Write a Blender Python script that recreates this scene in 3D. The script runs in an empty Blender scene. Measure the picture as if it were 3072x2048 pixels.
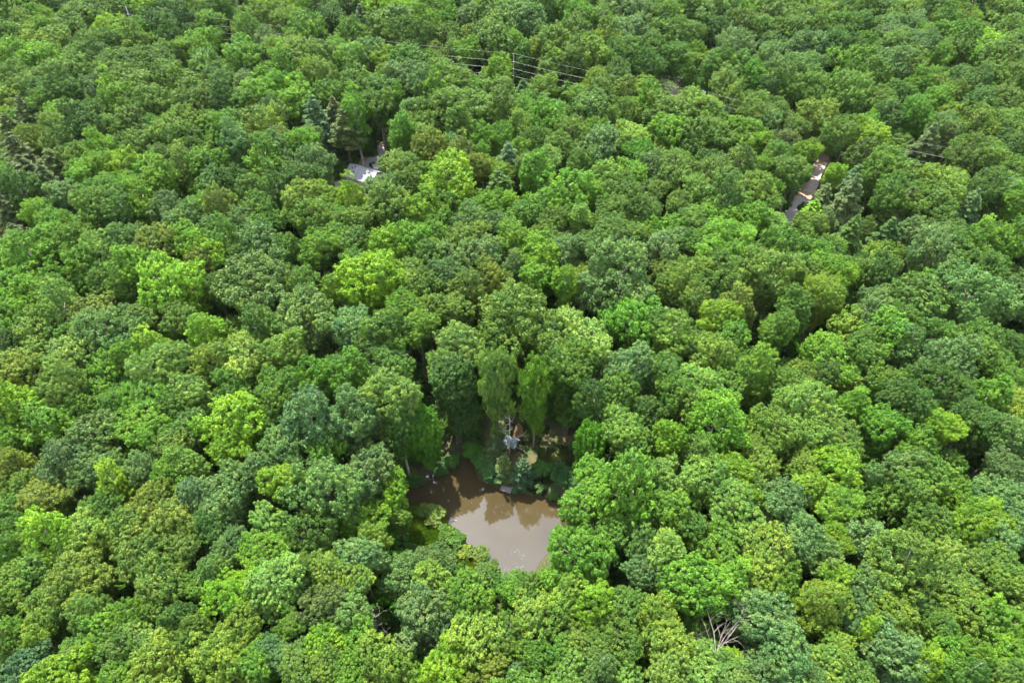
import bpy, math, random
import numpy as np
from mathutils import Vector, Matrix

random.seed(7)
rng = np.random.default_rng(7)
S = bpy.context.scene
COL = S.collection
R_ = math.radians

# ------------------------------------------------------------------ camera
CAM_H = 115.0
PITCH = 45.0
cam_d = bpy.data.cameras.new('camera'); cam = bpy.data.objects.new('camera', cam_d); COL.objects.link(cam)
cam_d.lens = 24.0; cam_d.sensor_width = 36.0; cam_d.clip_start = 1.0; cam_d.clip_end = 6000
cam.location = (0, 0, CAM_H); cam.rotation_euler = (R_(90 - PITCH), 0, 0)
S.camera = cam

# ------------------------------------------------------------------ sun, sky, exposure
SUN_EL = 65.0
SUN_TO = Vector((-0.32, 0.62, 0)).normalized()           # horizontal direction towards the sun
sv = Vector((SUN_TO.x * math.cos(R_(SUN_EL)), SUN_TO.y * math.cos(R_(SUN_EL)), math.sin(R_(SUN_EL))))
sun_d = bpy.data.lights.new('sun', 'SUN'); sun = bpy.data.objects.new('sun', sun_d); COL.objects.link(sun)
sun_d.energy = 4.2; sun_d.angle = R_(0.6); sun_d.color = (1.0, 0.955, 0.88)
sun.rotation_euler = sv.to_track_quat('Z', 'Y').to_euler()
sun.location = (0, 0, 200)

world = bpy.data.worlds.new('World'); S.world = world; world.use_nodes = True
nt = world.node_tree; nt.nodes.clear()
def N(nt, t, **k):
    n = nt.nodes.new(t)
    for a, v in k.items(): setattr(n, a, v)
    return n
wo = N(nt, 'ShaderNodeOutputWorld'); bg = N(nt, 'ShaderNodeBackground')
sky = N(nt, 'ShaderNodeTexSky', sky_type='NISHITA', sun_disc=False)
sky.sun_elevation = R_(SUN_EL); sky.sun_rotation = math.atan2(SUN_TO.x, SUN_TO.y)
sky.air_density = 1.0; sky.dust_density = 1.0; sky.ozone_density = 1.0
geo = N(nt, 'ShaderNodeTexCoord'); sep = N(nt, 'ShaderNodeSeparateXYZ')
nt.links.new(geo.outputs['Generated'], sep.inputs[0])
mx = N(nt, 'ShaderNodeMath', operation='MAXIMUM'); mx.inputs[1].default_value = 0.0
nt.links.new(sep.outputs['Z'], mx.inputs[0])
ad = N(nt, 'ShaderNodeMath', operation='ADD'); ad.inputs[1].default_value = 0.22
nt.links.new(mx.outputs[0], ad.inputs[0])
dx = N(nt, 'ShaderNodeMath', operation='DIVIDE'); dy = N(nt, 'ShaderNodeMath', operation='DIVIDE')
nt.links.new(sep.outputs['X'], dx.inputs[0]); nt.links.new(ad.outputs[0], dx.inputs[1])
nt.links.new(sep.outputs['Y'], dy.inputs[0]); nt.links.new(ad.outputs[0], dy.inputs[1])
cb = N(nt, 'ShaderNodeCombineXYZ'); nt.links.new(dx.outputs[0], cb.inputs[0]); nt.links.new(dy.outputs[0], cb.inputs[1])
cb.inputs[2].default_value = 3.7
no = N(nt, 'ShaderNodeTexNoise'); no.inputs['Scale'].default_value = 2.1; no.inputs['Detail'].default_value = 7; no.inputs['Roughness'].default_value = 0.52
nt.links.new(cb.outputs[0], no.inputs['Vector'])
rp = N(nt, 'ShaderNodeValToRGB'); rp.color_ramp.elements[0].position = 0.38; rp.color_ramp.elements[1].position = 0.60
nt.links.new(no.outputs['Fac'], rp.inputs[0])
no2 = N(nt, 'ShaderNodeTexNoise'); no2.inputs['Scale'].default_value = 2.4; no2.inputs['Detail'].default_value = 4
nt.links.new(cb.outputs[0], no2.inputs['Vector'])
cr2 = N(nt, 'ShaderNodeValToRGB')
cr2.color_ramp.elements[0].position = 0.40; cr2.color_ramp.elements[0].color = (6.5, 7.6, 9.8, 1)
cr2.color_ramp.elements[1].position = 0.60; cr2.color_ramp.elements[1].color = (16.5, 16.9, 17.4, 1)
nt.links.new(no2.outputs['Fac'], cr2.inputs[0])
mixc = N(nt, 'ShaderNodeMixRGB'); nt.links.new(rp.outputs[0], mixc.inputs[0]); nt.links.new(sky.outputs[0], mixc.inputs[1]); nt.links.new(cr2.outputs[0], mixc.inputs[2])
nt.links.new(mixc.outputs[0], bg.inputs[0]); bg.inputs[1].default_value = 0.085
nt.links.new(bg.outputs[0], wo.inputs[0])

S.view_settings.view_transform = 'Standard'; S.view_settings.look = 'None'; S.view_settings.gamma = 1
S.view_settings.exposure = 2.45; S.view_settings.use_curve_mapping = False
S.cycles.max_bounces = 6; S.cycles.diffuse_bounces = 3; S.cycles.glossy_bounces = 2; S.cycles.transmission_bounces = 3; S.cycles.volume_bounces = 0
S.cycles.use_denoising = True
S.cycles.sample_clamp_indirect = 4

# ------------------------------------------------------------------ projection helpers (photo pixel 3072 x 2048 -> place in the world)
F = 24 / 36 * 3072
cp, sp = math.cos(R_(PITCH)), math.sin(R_(PITCH))
def ray(px, py):
    u = (px - 1536) / F; v = (py - 1024) / F
    return np.array([u, cp - v * sp, -sp - v * cp])
def at(px, py, z=0.0):
    d = ray(px, py); t = (z - CAM_H) / d[2]
    return np.array([d[0] * t, d[1] * t, z])
def depth_at(px, py, z=0.0):
    d = ray(px, py); return (z - CAM_H) / d[2]
def proj(p):
    x, y, z = p[0], p[1], p[2] - CAM_H
    dep = y * cp - z * sp; v = -(y * sp + z * cp)
    if dep <= 1: return None
    return 1536 + x / dep * F, 1024 + v / dep * F, dep
def full(l): return [(a * 3072 / 2352, b * 3072 / 2352) for a, b in l]
def in_poly(x, y, P):
    c = False; j = len(P) - 1
    for i in range(len(P)):
        xi, yi = P[i][0], P[i][1]; xj, yj = P[j][0], P[j][1]
        if (yi > y) != (yj > y) and x < (xj - xi) * (y - yi) / (yj - yi) + xi: c = not c
        j = i
    return c
def seg_dist(px, py, P, closed=True):
    """distance of arrays px,py to polyline P"""
    best = np.full(np.shape(px), 1e9)
    n = len(P)
    for i in range(n if closed else n - 1):
        a = np.array(P[i][:2]); b = np.array(P[(i + 1) % n][:2]); ab = b - a
        t = np.clip(((px - a[0]) * ab[0] + (py - a[1]) * ab[1]) / (ab @ ab + 1e-9), 0, 1)
        d = np.hypot(px - a[0] - t * ab[0], py - a[1] - t * ab[1]); best = np.minimum(best, d)
    return best
def in_poly_np(px, py, P):
    c = np.zeros(np.shape(px), bool); j = len(P) - 1
    for i in range(len(P)):
        xi, yi = P[i][0], P[i][1]; xj, yj = P[j][0], P[j][1]
        m = ((yi > py) != (yj > py)) & (px < (xj - xi) * (py - yi) / (yj - yi + 1e-12) + xi); c ^= m
        j = i
    return c

# ------------------------------------------------------------------ materials
def mat(name):
    m = bpy.data.materials.new(name); m.use_nodes = True; m.node_tree.nodes.clear()
    return m, m.node_tree
def simple(name, col, rough=0.8, noise=0.25, scale=2.0, metal=0.0, spec=0.4, bump=0.0, vec='Object'):
    m, t = mat(name)
    o = N(t, 'ShaderNodeOutputMaterial'); b = N(t, 'ShaderNodeBsdfPrincipled'); t.links.new(b.outputs[0], o.inputs[0])
    b.inputs['Roughness'].default_value = rough; b.inputs['Metallic'].default_value = metal; b.inputs['Specular IOR Level'].default_value = spec if rough < .7 else .15
    tc = N(t, 'ShaderNodeTexCoord'); n = N(t, 'ShaderNodeTexNoise'); n.inputs['Scale'].default_value = scale; n.inputs['Detail'].default_value = 6
    t.links.new(tc.outputs[vec], n.inputs['Vector'])
    r = N(t, 'ShaderNodeValToRGB'); r.color_ramp.elements[0].position = 0.3; r.color_ramp.elements[1].position = 0.7
    r.color_ramp.elements[0].color = tuple(c * (1 - noise) for c in col) + (1,); r.color_ramp.elements[1].color = tuple(min(1, c * (1 + noise)) for c in col) + (1,)
    t.links.new(n.outputs['Fac'], r.inputs[0]); t.links.new(r.outputs[0], b.inputs['Base Color'])
    if bump:
        bp = N(t, 'ShaderNodeBump'); bp.inputs['Strength'].default_value = bump; t.links.new(n.outputs['Fac'], bp.inputs['Height']); t.links.new(bp.outputs[0], b.inputs['Normal'])
    return m
def leaf_mat(name, transl=0.37, rough=0.55):
    """leaf colour comes from the tree's own 'tint', varied leaf by leaf with the mesh attribute 'lv'"""
    m, t = mat(name); L = t.links.new
    o = N(t, 'ShaderNodeOutputMaterial')
    ti = N(t, 'ShaderNodeAttribute', attribute_type='INSTANCER', attribute_name='tint')
    lv = N(t, 'ShaderNodeAttribute', attribute_type='GEOMETRY', attribute_name='lv')
    r = N(t, 'ShaderNodeValToRGB'); e = r.color_ramp.elements
    e[0].position = 0.0; e[0].color = (0.55, 0.60, 0.62, 1)
    e[1].position = 1.0; e[1].color = (1.9, 1.7, 1.5, 1)
    k = e.new(0.45); k.color = (0.92, 0.95, 0.92, 1); k = e.new(0.85); k.color = (1.28, 1.17, 1.05, 1)
    L(lv.outputs['Fac'], r.inputs[0])
    gp_ = N(t, 'ShaderNodeNewGeometry'); nz = N(t, 'ShaderNodeTexNoise'); nz.inputs['Scale'].default_value = .34; nz.inputs['Detail'].default_value = 3; L(gp_.outputs['Position'], nz.inputs['Vector'])
    rz_ = N(t, 'ShaderNodeValToRGB'); rz_.color_ramp.elements[0].position = .34; rz_.color_ramp.elements[0].color = (.78, .88, .95, 1); rz_.color_ramp.elements[1].position = .66; rz_.color_ramp.elements[1].color = (1.3, 1.14, 1.0, 1); L(nz.outputs['Fac'], rz_.inputs[0])
    m0 = N(t, 'ShaderNodeMixRGB', blend_type='MULTIPLY'); m0.inputs[0].default_value = 1; L(r.outputs[0], m0.inputs[1]); L(rz_.outputs[0], m0.inputs[2]); r = m0
    mu = N(t, 'ShaderNodeMixRGB', blend_type='MULTIPLY'); mu.inputs[0].default_value = 1; L(ti.outputs['Color'], mu.inputs[1]); L(r.outputs[0], mu.inputs[2])
    b = N(t, 'ShaderNodeBsdfPrincipled'); b.inputs['Roughness'].default_value = rough; b.inputs['Specular IOR Level'].default_value = 0.2
    L(mu.outputs[0], b.inputs['Base Color'])
    hs = N(t, 'ShaderNodeMixRGB', blend_type='MULTIPLY'); hs.inputs[0].default_value = 1; hs.inputs[2].default_value = (1.25, 1.35, 0.55, 1); L(mu.outputs[0], hs.inputs[1])
    tr = N(t, 'ShaderNodeBsdfTranslucent'); L(hs.outputs[0], tr.inputs[0])
    mi = N(t, 'ShaderNodeMixShader'); mi.inputs[0].default_value = transl; L(b.outputs[0], mi.inputs[1]); L(tr.outputs[0], mi.inputs[2]); L(mi.outputs[0], o.inputs[0])
    return m
M_LEAF = leaf_mat('leaf')
M_NEEDLE = leaf_mat('needle', 0.2, 0.6)
M_BARK = simple('bark', (0.13, 0.105, 0.08), 0.95, 0.45, 1.5)
M_PALEBARK = simple('pale_bark', (0.30, 0.27, 0.23), 0.95, 0.35, 1.5)
M_DEAD = simple('dead_wood', (0.30, 0.265, 0.235), 0.9, 0.35, 2.5)
M_DEAD2 = simple('grey_dead_wood', (0.17, 0.145, 0.12), 0.9, 0.35, 2.5)

# ------------------------------------------------------------------ mesh helpers
def mesh_np(name, V, faces4, material, lv=None, smooth=False):
    me = bpy.data.meshes.new(name)
    nv, nf = len(V), len(faces4)
    me.vertices.add(nv); me.vertices.foreach_set('co', np.asarray(V, np.float32).ravel())
    me.loops.add(nf * 4); me.loops.foreach_set('vertex_index', np.asarray(faces4, np.int32).ravel())
    me.polygons.add(nf); me.polygons.foreach_set('loop_start', np.arange(0, nf * 4, 4, dtype=np.int32))
    me.update(calc_edges=True)
    if smooth: me.polygons.foreach_set('use_smooth', np.ones(nf, bool))
    if lv is not None:
        a = me.attributes.new('lv', 'FLOAT', 'POINT'); a.data.foreach_set('value', np.asarray(lv, np.float32))
    me.materials.append(material)
    return me
class MB:
    """collects shapes for one mesh"""
    def __init__(s): s.v = []; s.f = []
    def box(s, c, d, rz=0.0, M=None):
        b = len(s.v); ca, sa = math.cos(rz), math.sin(rz)
        for x, y, z in ((-1,-1,-1),(1,-1,-1),(1,1,-1),(-1,1,-1),(-1,-1,1),(1,-1,1),(1,1,1),(-1,1,1)):
            X, Y, Z = x*d[0]/2, y*d[1]/2, z*d[2]/2
            p = Vector((c[0]+X*ca-Y*sa, c[1]+X*sa+Y*ca, c[2]+Z))
            s.v.append(tuple(M @ p if M else p))
        s.f += [tuple(b+i for i in q) for q in ((0,3,2,1),(4,5,6,7),(0,1,5,4),(1,2,6,5),(2,3,7,6),(3,0,4,7))]
        return s
    def tube(s, pts, rad, n=6, cap=True):
        b0 = len(s.v); pts = [Vector(p) for p in pts]
        for i, p in enumerate(pts):
            d = (pts[min(i+1, len(pts)-1)] - pts[max(i-1, 0)]).normalized()
            u = d.cross(Vector((0.31, 0.95, 0.05))).normalized(); w = d.cross(u)
            for k in range(n):
                a = 2*math.pi*k/n; s.v.append(tuple(p + (u*math.cos(a) + w*math.sin(a))*rad[i]))
        for i in range(len(pts)-1):
            for k in range(n):
                s.f.append((b0+i*n+k, b0+i*n+(k+1) % n, b0+(i+1)*n+(k+1) % n, b0+(i+1)*n+k))
        if cap:
            s.f.append(tuple(b0+k for k in reversed(range(n)))); s.f.append(tuple(b0+(len(pts)-1)*n+k for k in range(n)))
        return s
    def poly(s, pts):
        b = len(s.v); s.v += [tuple(p) for p in pts]; s.f.append(tuple(range(b, b+len(pts)))); return s
    def mesh(s, name, material, smooth=False):
        me = bpy.data.meshes.new(name); me.from_pydata(s.v, [], s.f); me.materials.append(material)
        if smooth:
            for p in me.polygons: p.use_smooth = True
        me.update(); return me
def ob(name, me, parent=None, loc=(0, 0, 0), rz=0.0, sc=(1, 1, 1)):
    o = bpy.data.objects.new(name, me); COL.objects.link(o); o.location = loc; o.rotation_euler = (0, 0, rz); o.scale = sc
    if parent: o.parent = parent
    return o
def thing(name, label, cat, loc=(0, 0, 0), rz=0.0, group=None, me=None):
    o = bpy.data.objects.new(name, me); COL.objects.link(o); o.location = loc; o.rotation_euler = (0, 0, rz)
    o['label'] = label; o['category'] = cat
    if group: o['group'] = group
    return o

# ------------------------------------------------------------------ layout of the ground
POND_PX = full([(905,1150),(920,1122),(955,1100),(985,1090),(1010,1080),(1035,1062),(1052,1050),(1068,1036),(1082,1042),(1088,1070),(1100,1100),(1120,1110),(1150,1122),(1195,1131),(1240,1140),(1290,1150),(1330,1165),(1350,1190),(1335,1215),(1305,1240),(1265,1262),(1240,1290),(1222,1325),(1180,1332),(1145,1325),(1128,1300),(1100,1280),(1075,1262),(1055,1235),(1030,1210),(1012,1190),(985,1176),(950,1172),(920,1168)])
POND = [at(x, y, 0) for x, y in POND_PX]
CLEAR = [at(x, y, 1.2) for x, y in full([(1120,985),(1180,975),(1240,975),(1300,985),(1325,1030),(1320,1070),(1290,1090),(1330,1150),(1290,1146),(1240,1136),(1210,1120),(1190,1070),(1140,1060),(1110,1020)])]
MARSH = [at(x, y, 0.6) for x, y in full([(930,1172),(960,1165),(1000,1172),(1035,1208),(1062,1245),(1100,1278),(1140,1325),(1190,1332),(1190,1350),(1110,1345),(1050,1310),(985,1260),(935,1250),(920,1200)])]
def vnoise(x, y, s, seed):
    x = np.asarray(x, float) / s + seed * 13.7; y = np.asarray(y, float) / s + seed * 7.3
    return (np.sin(x * 1.0 + 1.7 * np.sin(y * 0.7)) + np.sin(y * 1.3 + 1.1 * np.sin(x * 0.9 + 2.0)) + 0.5 * np.sin(x * 2.3 + y * 1.9)) / 2.5
PCX, PCY = np.mean([p[0] for p in POND]), np.mean([p[1] for p in POND])
def terrain(x, y):
    x = np.asarray(x, float); y = np.asarray(y, float)
    d = np.hypot(x - PCX, y - PCY)
    w = np.clip((d - 30) / 60, 0, 1); w = w * w * (3 - 2 * w)
    h = w * (1.5 + 4.2 * vnoise(x, y, 44, 1) + 0.5 * vnoise(x, y, 13, 2))
    near = d < 120
    sd = seg_dist(x, y, POND) * np.where(in_poly_np(x, y, POND), -1, 1)
    bank = np.where(sd < 0, np.maximum(-1.2, sd * 0.5), np.minimum(0.55, sd * 0.75) + np.clip(sd, 0, 14) * 0.06 + 0.12 * vnoise(x, y, 2.2, 4) * np.clip(sd, 0, 1))
    return np.where(near, bank * (1 - w) + h * w + 0, h)

# tensor grid, fine round the pond, coarse far out
def axis(lo, hi, f0, f1, fine, mid, coarse):
    a = [f0]
    while a[-1] < f1: a.append(a[-1] + fine)
    s = fine
    b = [a[-1]]
    while b[-1] < hi: s = min(s * 1.25, mid if b[-1] < 420 else coarse); b.append(b[-1] + s)
    s = fine; c = [f0]
    while c[-1] > lo: s = min(s * 1.25, mid if c[-1] > -320 else coarse); c.append(c[-1] - s)
    return np.array(c[::-1][:-1] + a + b[1:])
gx = axis(-3000, 3000, -32, 8, 0.55, 6, 120); gy = axis(-600, 5000, 48, 104, 0.55, 6, 120)
GX, GY = np.meshgrid(gx, gy)
GZ = terrain(GX.ravel(), GY.ravel())
V = np.stack([GX.ravel(), GY.ravel(), GZ], 1)
nx, ny = len(gx), len(gy)
ii, jj = np.meshgrid(np.arange(nx - 1), np.arange(ny - 1)); a0 = (jj * nx + ii).ravel()
faces = np.stack([a0, a0 + 1, a0 + nx + 1, a0 + nx], 1)
inclear = in_poly_np(V[:, 0], V[:, 1], CLEAR); inmarsh = in_poly_np(V[:, 0], V[:, 1], MARSH)
dcl = seg_dist(V[:, 0], V[:, 1], CLEAR); grass = np.clip(np.where(inclear, dcl, -dcl) / 1.5 + 0.7, 0, 1)
grass = np.maximum(grass, inmarsh * 1.0)
mg, t = mat('forest_floor'); L = t.links.new
o = N(t, 'ShaderNodeOutputMaterial'); b = N(t, 'ShaderNodeBsdfPrincipled'); b.inputs['Roughness'].default_value = 0.95; b.inputs['Specular IOR Level'].default_value = 0.15; L(b.outputs[0], o.inputs[0])
tc = N(t, 'ShaderNodeTexCoord'); n1 = N(t, 'ShaderNodeTexNoise'); n1.inputs['Scale'].default_value = 0.35; n1.inputs['Detail'].default_value = 8; L(tc.outputs['Object'], n1.inputs['Vector'])
n2 = N(t, 'ShaderNodeTexNoise'); n2.inputs['Scale'].default_value = 3.0; n2.inputs['Detail'].default_value = 8; L(tc.outputs['Object'], n2.inputs['Vector'])
r1 = N(t, 'ShaderNodeValToRGB'); e = r1.color_ramp.elements; e[0].position = .3; e[0].color = (.020, .032, .010, 1); e[1].position = .7; e[1].color = (.060, .055, .026, 1); L(n2.outputs['Fac'], r1.inputs[0])
r2 = N(t, 'ShaderNodeValToRGB'); e = r2.color_ramp.elements; e[0].position = .38; e[0].color = (.030, .046, .014, 1); e[1].position = .66; e[1].color = (.075, .056, .032, 1); L(n1.outputs['Fac'], r2.inputs[0])
r3 = N(t, 'ShaderNodeValToRGB'); e = r3.color_ramp.elements; e[0].position = .3; e[0].color = (.75, .75, .75, 1); e[1].position = .75; e[1].color = (1.35, 1.3, 1.2, 1); L(n2.outputs['Fac'], r3.inputs[0])
mm = N(t, 'ShaderNodeMixRGB', blend_type='MULTIPLY'); mm.inputs[0].default_value = 1; L(r2.outputs[0], mm.inputs[1]); L(r3.outputs[0], mm.inputs[2])
ga = N(t, 'ShaderNodeAttribute', attribute_type='GEOMETRY', attribute_name='lv')
mc = N(t, 'ShaderNodeMixRGB'); L(ga.outputs['Fac'], mc.inputs[0]); L(r1.outputs[0], mc.inputs[1]); L(mm.outputs[0], mc.inputs[2]); L(mc.outputs[0], b.inputs['Base Color'])
bp = N(t, 'ShaderNodeBump'); bp.inputs['Strength'].default_value = .6; bp.inputs['Distance'].default_value = .3; L(n2.outputs['Fac'], bp.inputs['Height']); L(bp.outputs[0], b.inputs['Normal'])
g = ob('ground', mesh_np('ground', V, faces, mg, grass, True)); g['kind'] = 'structure'

# pond water
mw, t = mat('muddy_water'); L = t.links.new
o = N(t, 'ShaderNodeOutputMaterial'); b = N(t, 'ShaderNodeBsdfPrincipled'); L(b.outputs[0], o.inputs[0])
b.inputs['Roughness'].default_value = 0.02; b.inputs['IOR'].default_value = 1.60; b.inputs['Specular IOR Level'].default_value = 0.5
tc = N(t, 'ShaderNodeTexCoord'); n1 = N(t, 'ShaderNodeTexNoise'); n1.inputs['Scale'].default_value = 0.12; n1.inputs['Detail'].default_value = 4; L(tc.outputs['Object'], n1.inputs['Vector'])
r1 = N(t, 'ShaderNodeValToRGB'); e = r1.color_ramp.elements; e[0].position = .3; e[0].color = (.029, .0215, .0095, 1); e[1].position = .7; e[1].color = (.037, .028, .0125, 1); L(n1.outputs['Fac'], r1.inputs[0]); L(r1.outputs[0], b.inputs['Base Color'])
n2 = N(t, 'ShaderNodeTexNoise'); n2.inputs['Scale'].default_value = 2.2; n2.inputs['Detail'].default_value = 3; L(tc.outputs['Object'], n2.inputs['Vector'])
bp = N(t, 'ShaderNodeBump'); bp.inputs['Strength'].default_value = .05; bp.inputs['Distance'].default_value = .05; L(n2.outputs['Fac'], bp.inputs['Height']); L(bp.outputs[0], b.inputs['Normal'])
# sheet a little larger than the shore; the bank of the ground rises through it
cen = Vector((PCX, PCY, 0)); wp = []
for p in POND:
    v = Vector((p[0], p[1], 0)) - cen; wp.append(tuple(cen + v * (1 + 1.2 / v.length)))
w_ = ob('pond_water', MB().poly(wp).mesh('pond_water', mw)); w_['kind'] = 'structure'
M_MUD = simple('mud', (.17, .10, .06), .8, .35, 1.2)

# ------------------------------------------------------------------ tree prototypes
def unit(v): return v / (np.linalg.norm(v, axis=-1, keepdims=True) + 1e-9)
def leaves(C, Nn, size, jit, r, aspect=0.62):
    """kite shaped leaves, or leaf sprays, at C facing roughly Nn"""
    n = len(C); nn = unit(Nn + r.normal(0, jit, (n, 3)))
    t = unit(np.cross(nn, r.normal(0, 1, (n, 3)))); bt = np.cross(nn, t)
    s = size * r.uniform(0.6, 1.35, (n, 1)); k = r.uniform(-.2, .25, (n, 1))
    V = np.stack([C - t * s * .5, C - bt * s * aspect * .5 + t * s * k * .5 - nn * s * .08, C + t * s * .55, C + bt * s * aspect * .5 + t * s * k * .5 - nn * s * .08], 1)
    return V.reshape(-1, 3), np.arange(n * 4).reshape(n, 4)
def crown_mesh(name, seed, shape='d', lsize=0.40, nlobe=20, dens=1.0):
    """crown of radius 5 m about the origin: boughs -> clumps -> leaves"""
    r = np.random.default_rng(seed); Rr = 5.0
    hz = {'d': 0.82, 't': 1.35, 'i': 0.85, 'u': 0.8, 'h': .85}[shape]; wid = {'d': 1.0, 't': 0.86, 'i': 1.0, 'u': 1.0, 'h': 1.0}[shape]
    lobes = []; hd = {'d': 2.3, 't': 3.1, 'i': 2.2, 'u': .9, 'h': .8}[shape]; low = -.98 if shape != 'u' else -.5
    ph = r.uniform(0, 6.28, 4); ir = .24 if shape in 'it' else .17
    # boughs spread over the envelope
    k = 0
    while len(lobes) < nlobe and k < 4000:
        k += 1
        d = unit(r.normal(0, 1, 3)); d[2] = d[2] * .9 + .1; d = unit(d)
        if d[2] < low or (d[2] < -.2 and r.random() < .35): continue
        q = r.uniform(.50, .80); rad = r.choice([.20, .25, .30, .34, .40]) * r.uniform(.9, 1.1) * Rr * (1.1 - .25 * (q - .5))
        q *= 1 + ir * (math.sin(2 * math.atan2(d[1], d[0]) + ph[0]) + math.sin(3 * math.atan2(d[1], d[0]) + ph[1] + 2 * d[2]) * .8 + math.sin(4 * d[2] + ph[2])) / 1.6
        if shape == 'i': q *= r.uniform(.70, 1.22)
        else: q *= r.uniform(.88, 1.08)
        c = np.array([d[0] * wid, d[1] * wid, d[2] * (hz if d[2] > 0 else hd)]) * q * Rr
        if shape == 't': c[:2] *= 1 - .35 * max(0, c[2] / (hz * Rr))
        if c[2] < 0: c[:2] *= 1 + .16 * c[2] / Rr
        if any(np.linalg.norm(c - l[0]) < .62 * (rad + l[1]) * .85 for l in lobes): continue
        lobes.append((c, rad))
    lobes.append((np.array([0, 0, .35 * hz * Rr]), .42 * Rr)); lobes.append((np.array([0, 0, -.3 * Rr]), .52 * Rr)); lobes.append((np.array([0, 0, -.9 * Rr if shape != 'u' else 0]), .4 * Rr))
    CC, NN, CR, CV = [], [], [], []
    for i, (c, rad) in enumerate(lobes):
        npt = int(26 * (rad / 1.6) ** 2 * dens)
        d = unit(r.normal(0, 1, (npt * 3, 3))); out = unit(c + np.array([0, 0, 1.5]))
        m = (d @ out > -.35) | (d[:, 2] > .35); d = d[m][:npt * 2]
        rr = rad * r.uniform(.78, 1.08, (len(d), 1)); p = c + d * rr * np.array([1, 1, .85])
        keep = np.ones(len(p), bool)
        for j, (c2, r2) in enumerate(lobes):
            if j != i: keep &= (np.linalg.norm((p - c2) / np.array([1, 1, .85]), axis=1) > r2 * .86)
        # thin out to even spacing
        idx = np.nonzero(keep)[0]; sel = []; ok = np.ones(len(p), bool)
        for q in idx:
            if ok[q]: sel.append(q); ok &= ((p - p[q]) ** 2).sum(1) > .80 ** 2
        lobev = r.normal(0, .12)
        for q in sel:
            CC.append(p[q]); NN.append(d[q]); CR.append(r.choice([.42, .55, .68, .85, 1.05]) * r.uniform(.9, 1.1)); CV.append(lobev + r.normal(0, .10))
    CC, NN, CR, CV = np.array(CC), np.array(NN), np.array(CR), np.array(CV)
    m = 84 if lsize >= .36 else 104; lsize *= .86
    n = len(CC)
    D = unit(r.normal(0, 1, (n, m, 3)) + NN[:, None] * .9 + np.array([0, 0, .45]))
    ax = unit(NN * .9 + np.array([0, 0, .75]) + r.normal(0, .25, (n, 3)))[:, None]           # each clump is a plume along its own axis
    tt = r.beta(1.5, 1.6, (n, m, 1)); lng = r.uniform(.9, 1.9, (n, 1, 1))
    side = unit(r.normal(0, 1, (n, m, 3))); side -= ax * (side * ax).sum(-1, keepdims=True)
    P = CC[:, None] + ax * (tt - .45) * CR[:, None, None] * lng + side * CR[:, None, None] * (1.05 - .75 * tt) * r.uniform(.5, 1.05, (n, m, 1))
    D = unit(side + ax * (tt - .3))
    # leaves mostly lie facing up and outwards
    Ln = unit(D * .8 + NN[:, None] * .35 + np.array([0, 0, .55]))
    lv = np.clip(.5 + CV[:, None] + r.normal(0, .17, (n, m)), .02, .9); hot = r.random((n, m)) < .03; lv[hot] = r.uniform(.9, 1, hot.sum())
    V, Fc = leaves(P.reshape(-1, 3), Ln.reshape(-1, 3), lsize, .5, r)
    return mesh_np(name, V, Fc, M_LEAF, np.repeat(lv.ravel(), 4)), lobes
def trunk_mesh(name, seed, lobes, pale=False, zc=19.0):
    """trunk from the ground at -zc up into the crown, limbs to the larger boughs"""
    r = random.Random(seed); mb = MB(); top = 2.0
    pts = []; rad = []
    for i in range(7):
        f = i / 6; pts.append((r.uniform(-.25, .25) * (f > 0), r.uniform(-.25, .25) * (f > 0), -zc - .8 + (zc + .8 + top) * f)); rad.append(.42 * (1 - .8 * f) + (.14 if i == 0 else 0))
    mb.tube(pts, rad, 7)
    ls = sorted(lobes, key=lambda l: -l[1])[:9]
    for c, q in ls:
        c = Vector(c); h = Vector((0, 0, min(c.z - 1.5 - (c.xy.length) * .5, top - .5)))
        mid = (h + c) / 2 + Vector((r.uniform(-.3, .3), r.uniform(-.3, .3), -.3)); mb.tube([h, mid, h.lerp(c, .92)], [.17, .11, .04], 5)
    return mb.mesh(name, M_PALEBARK if pale else M_BARK, True)
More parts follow.
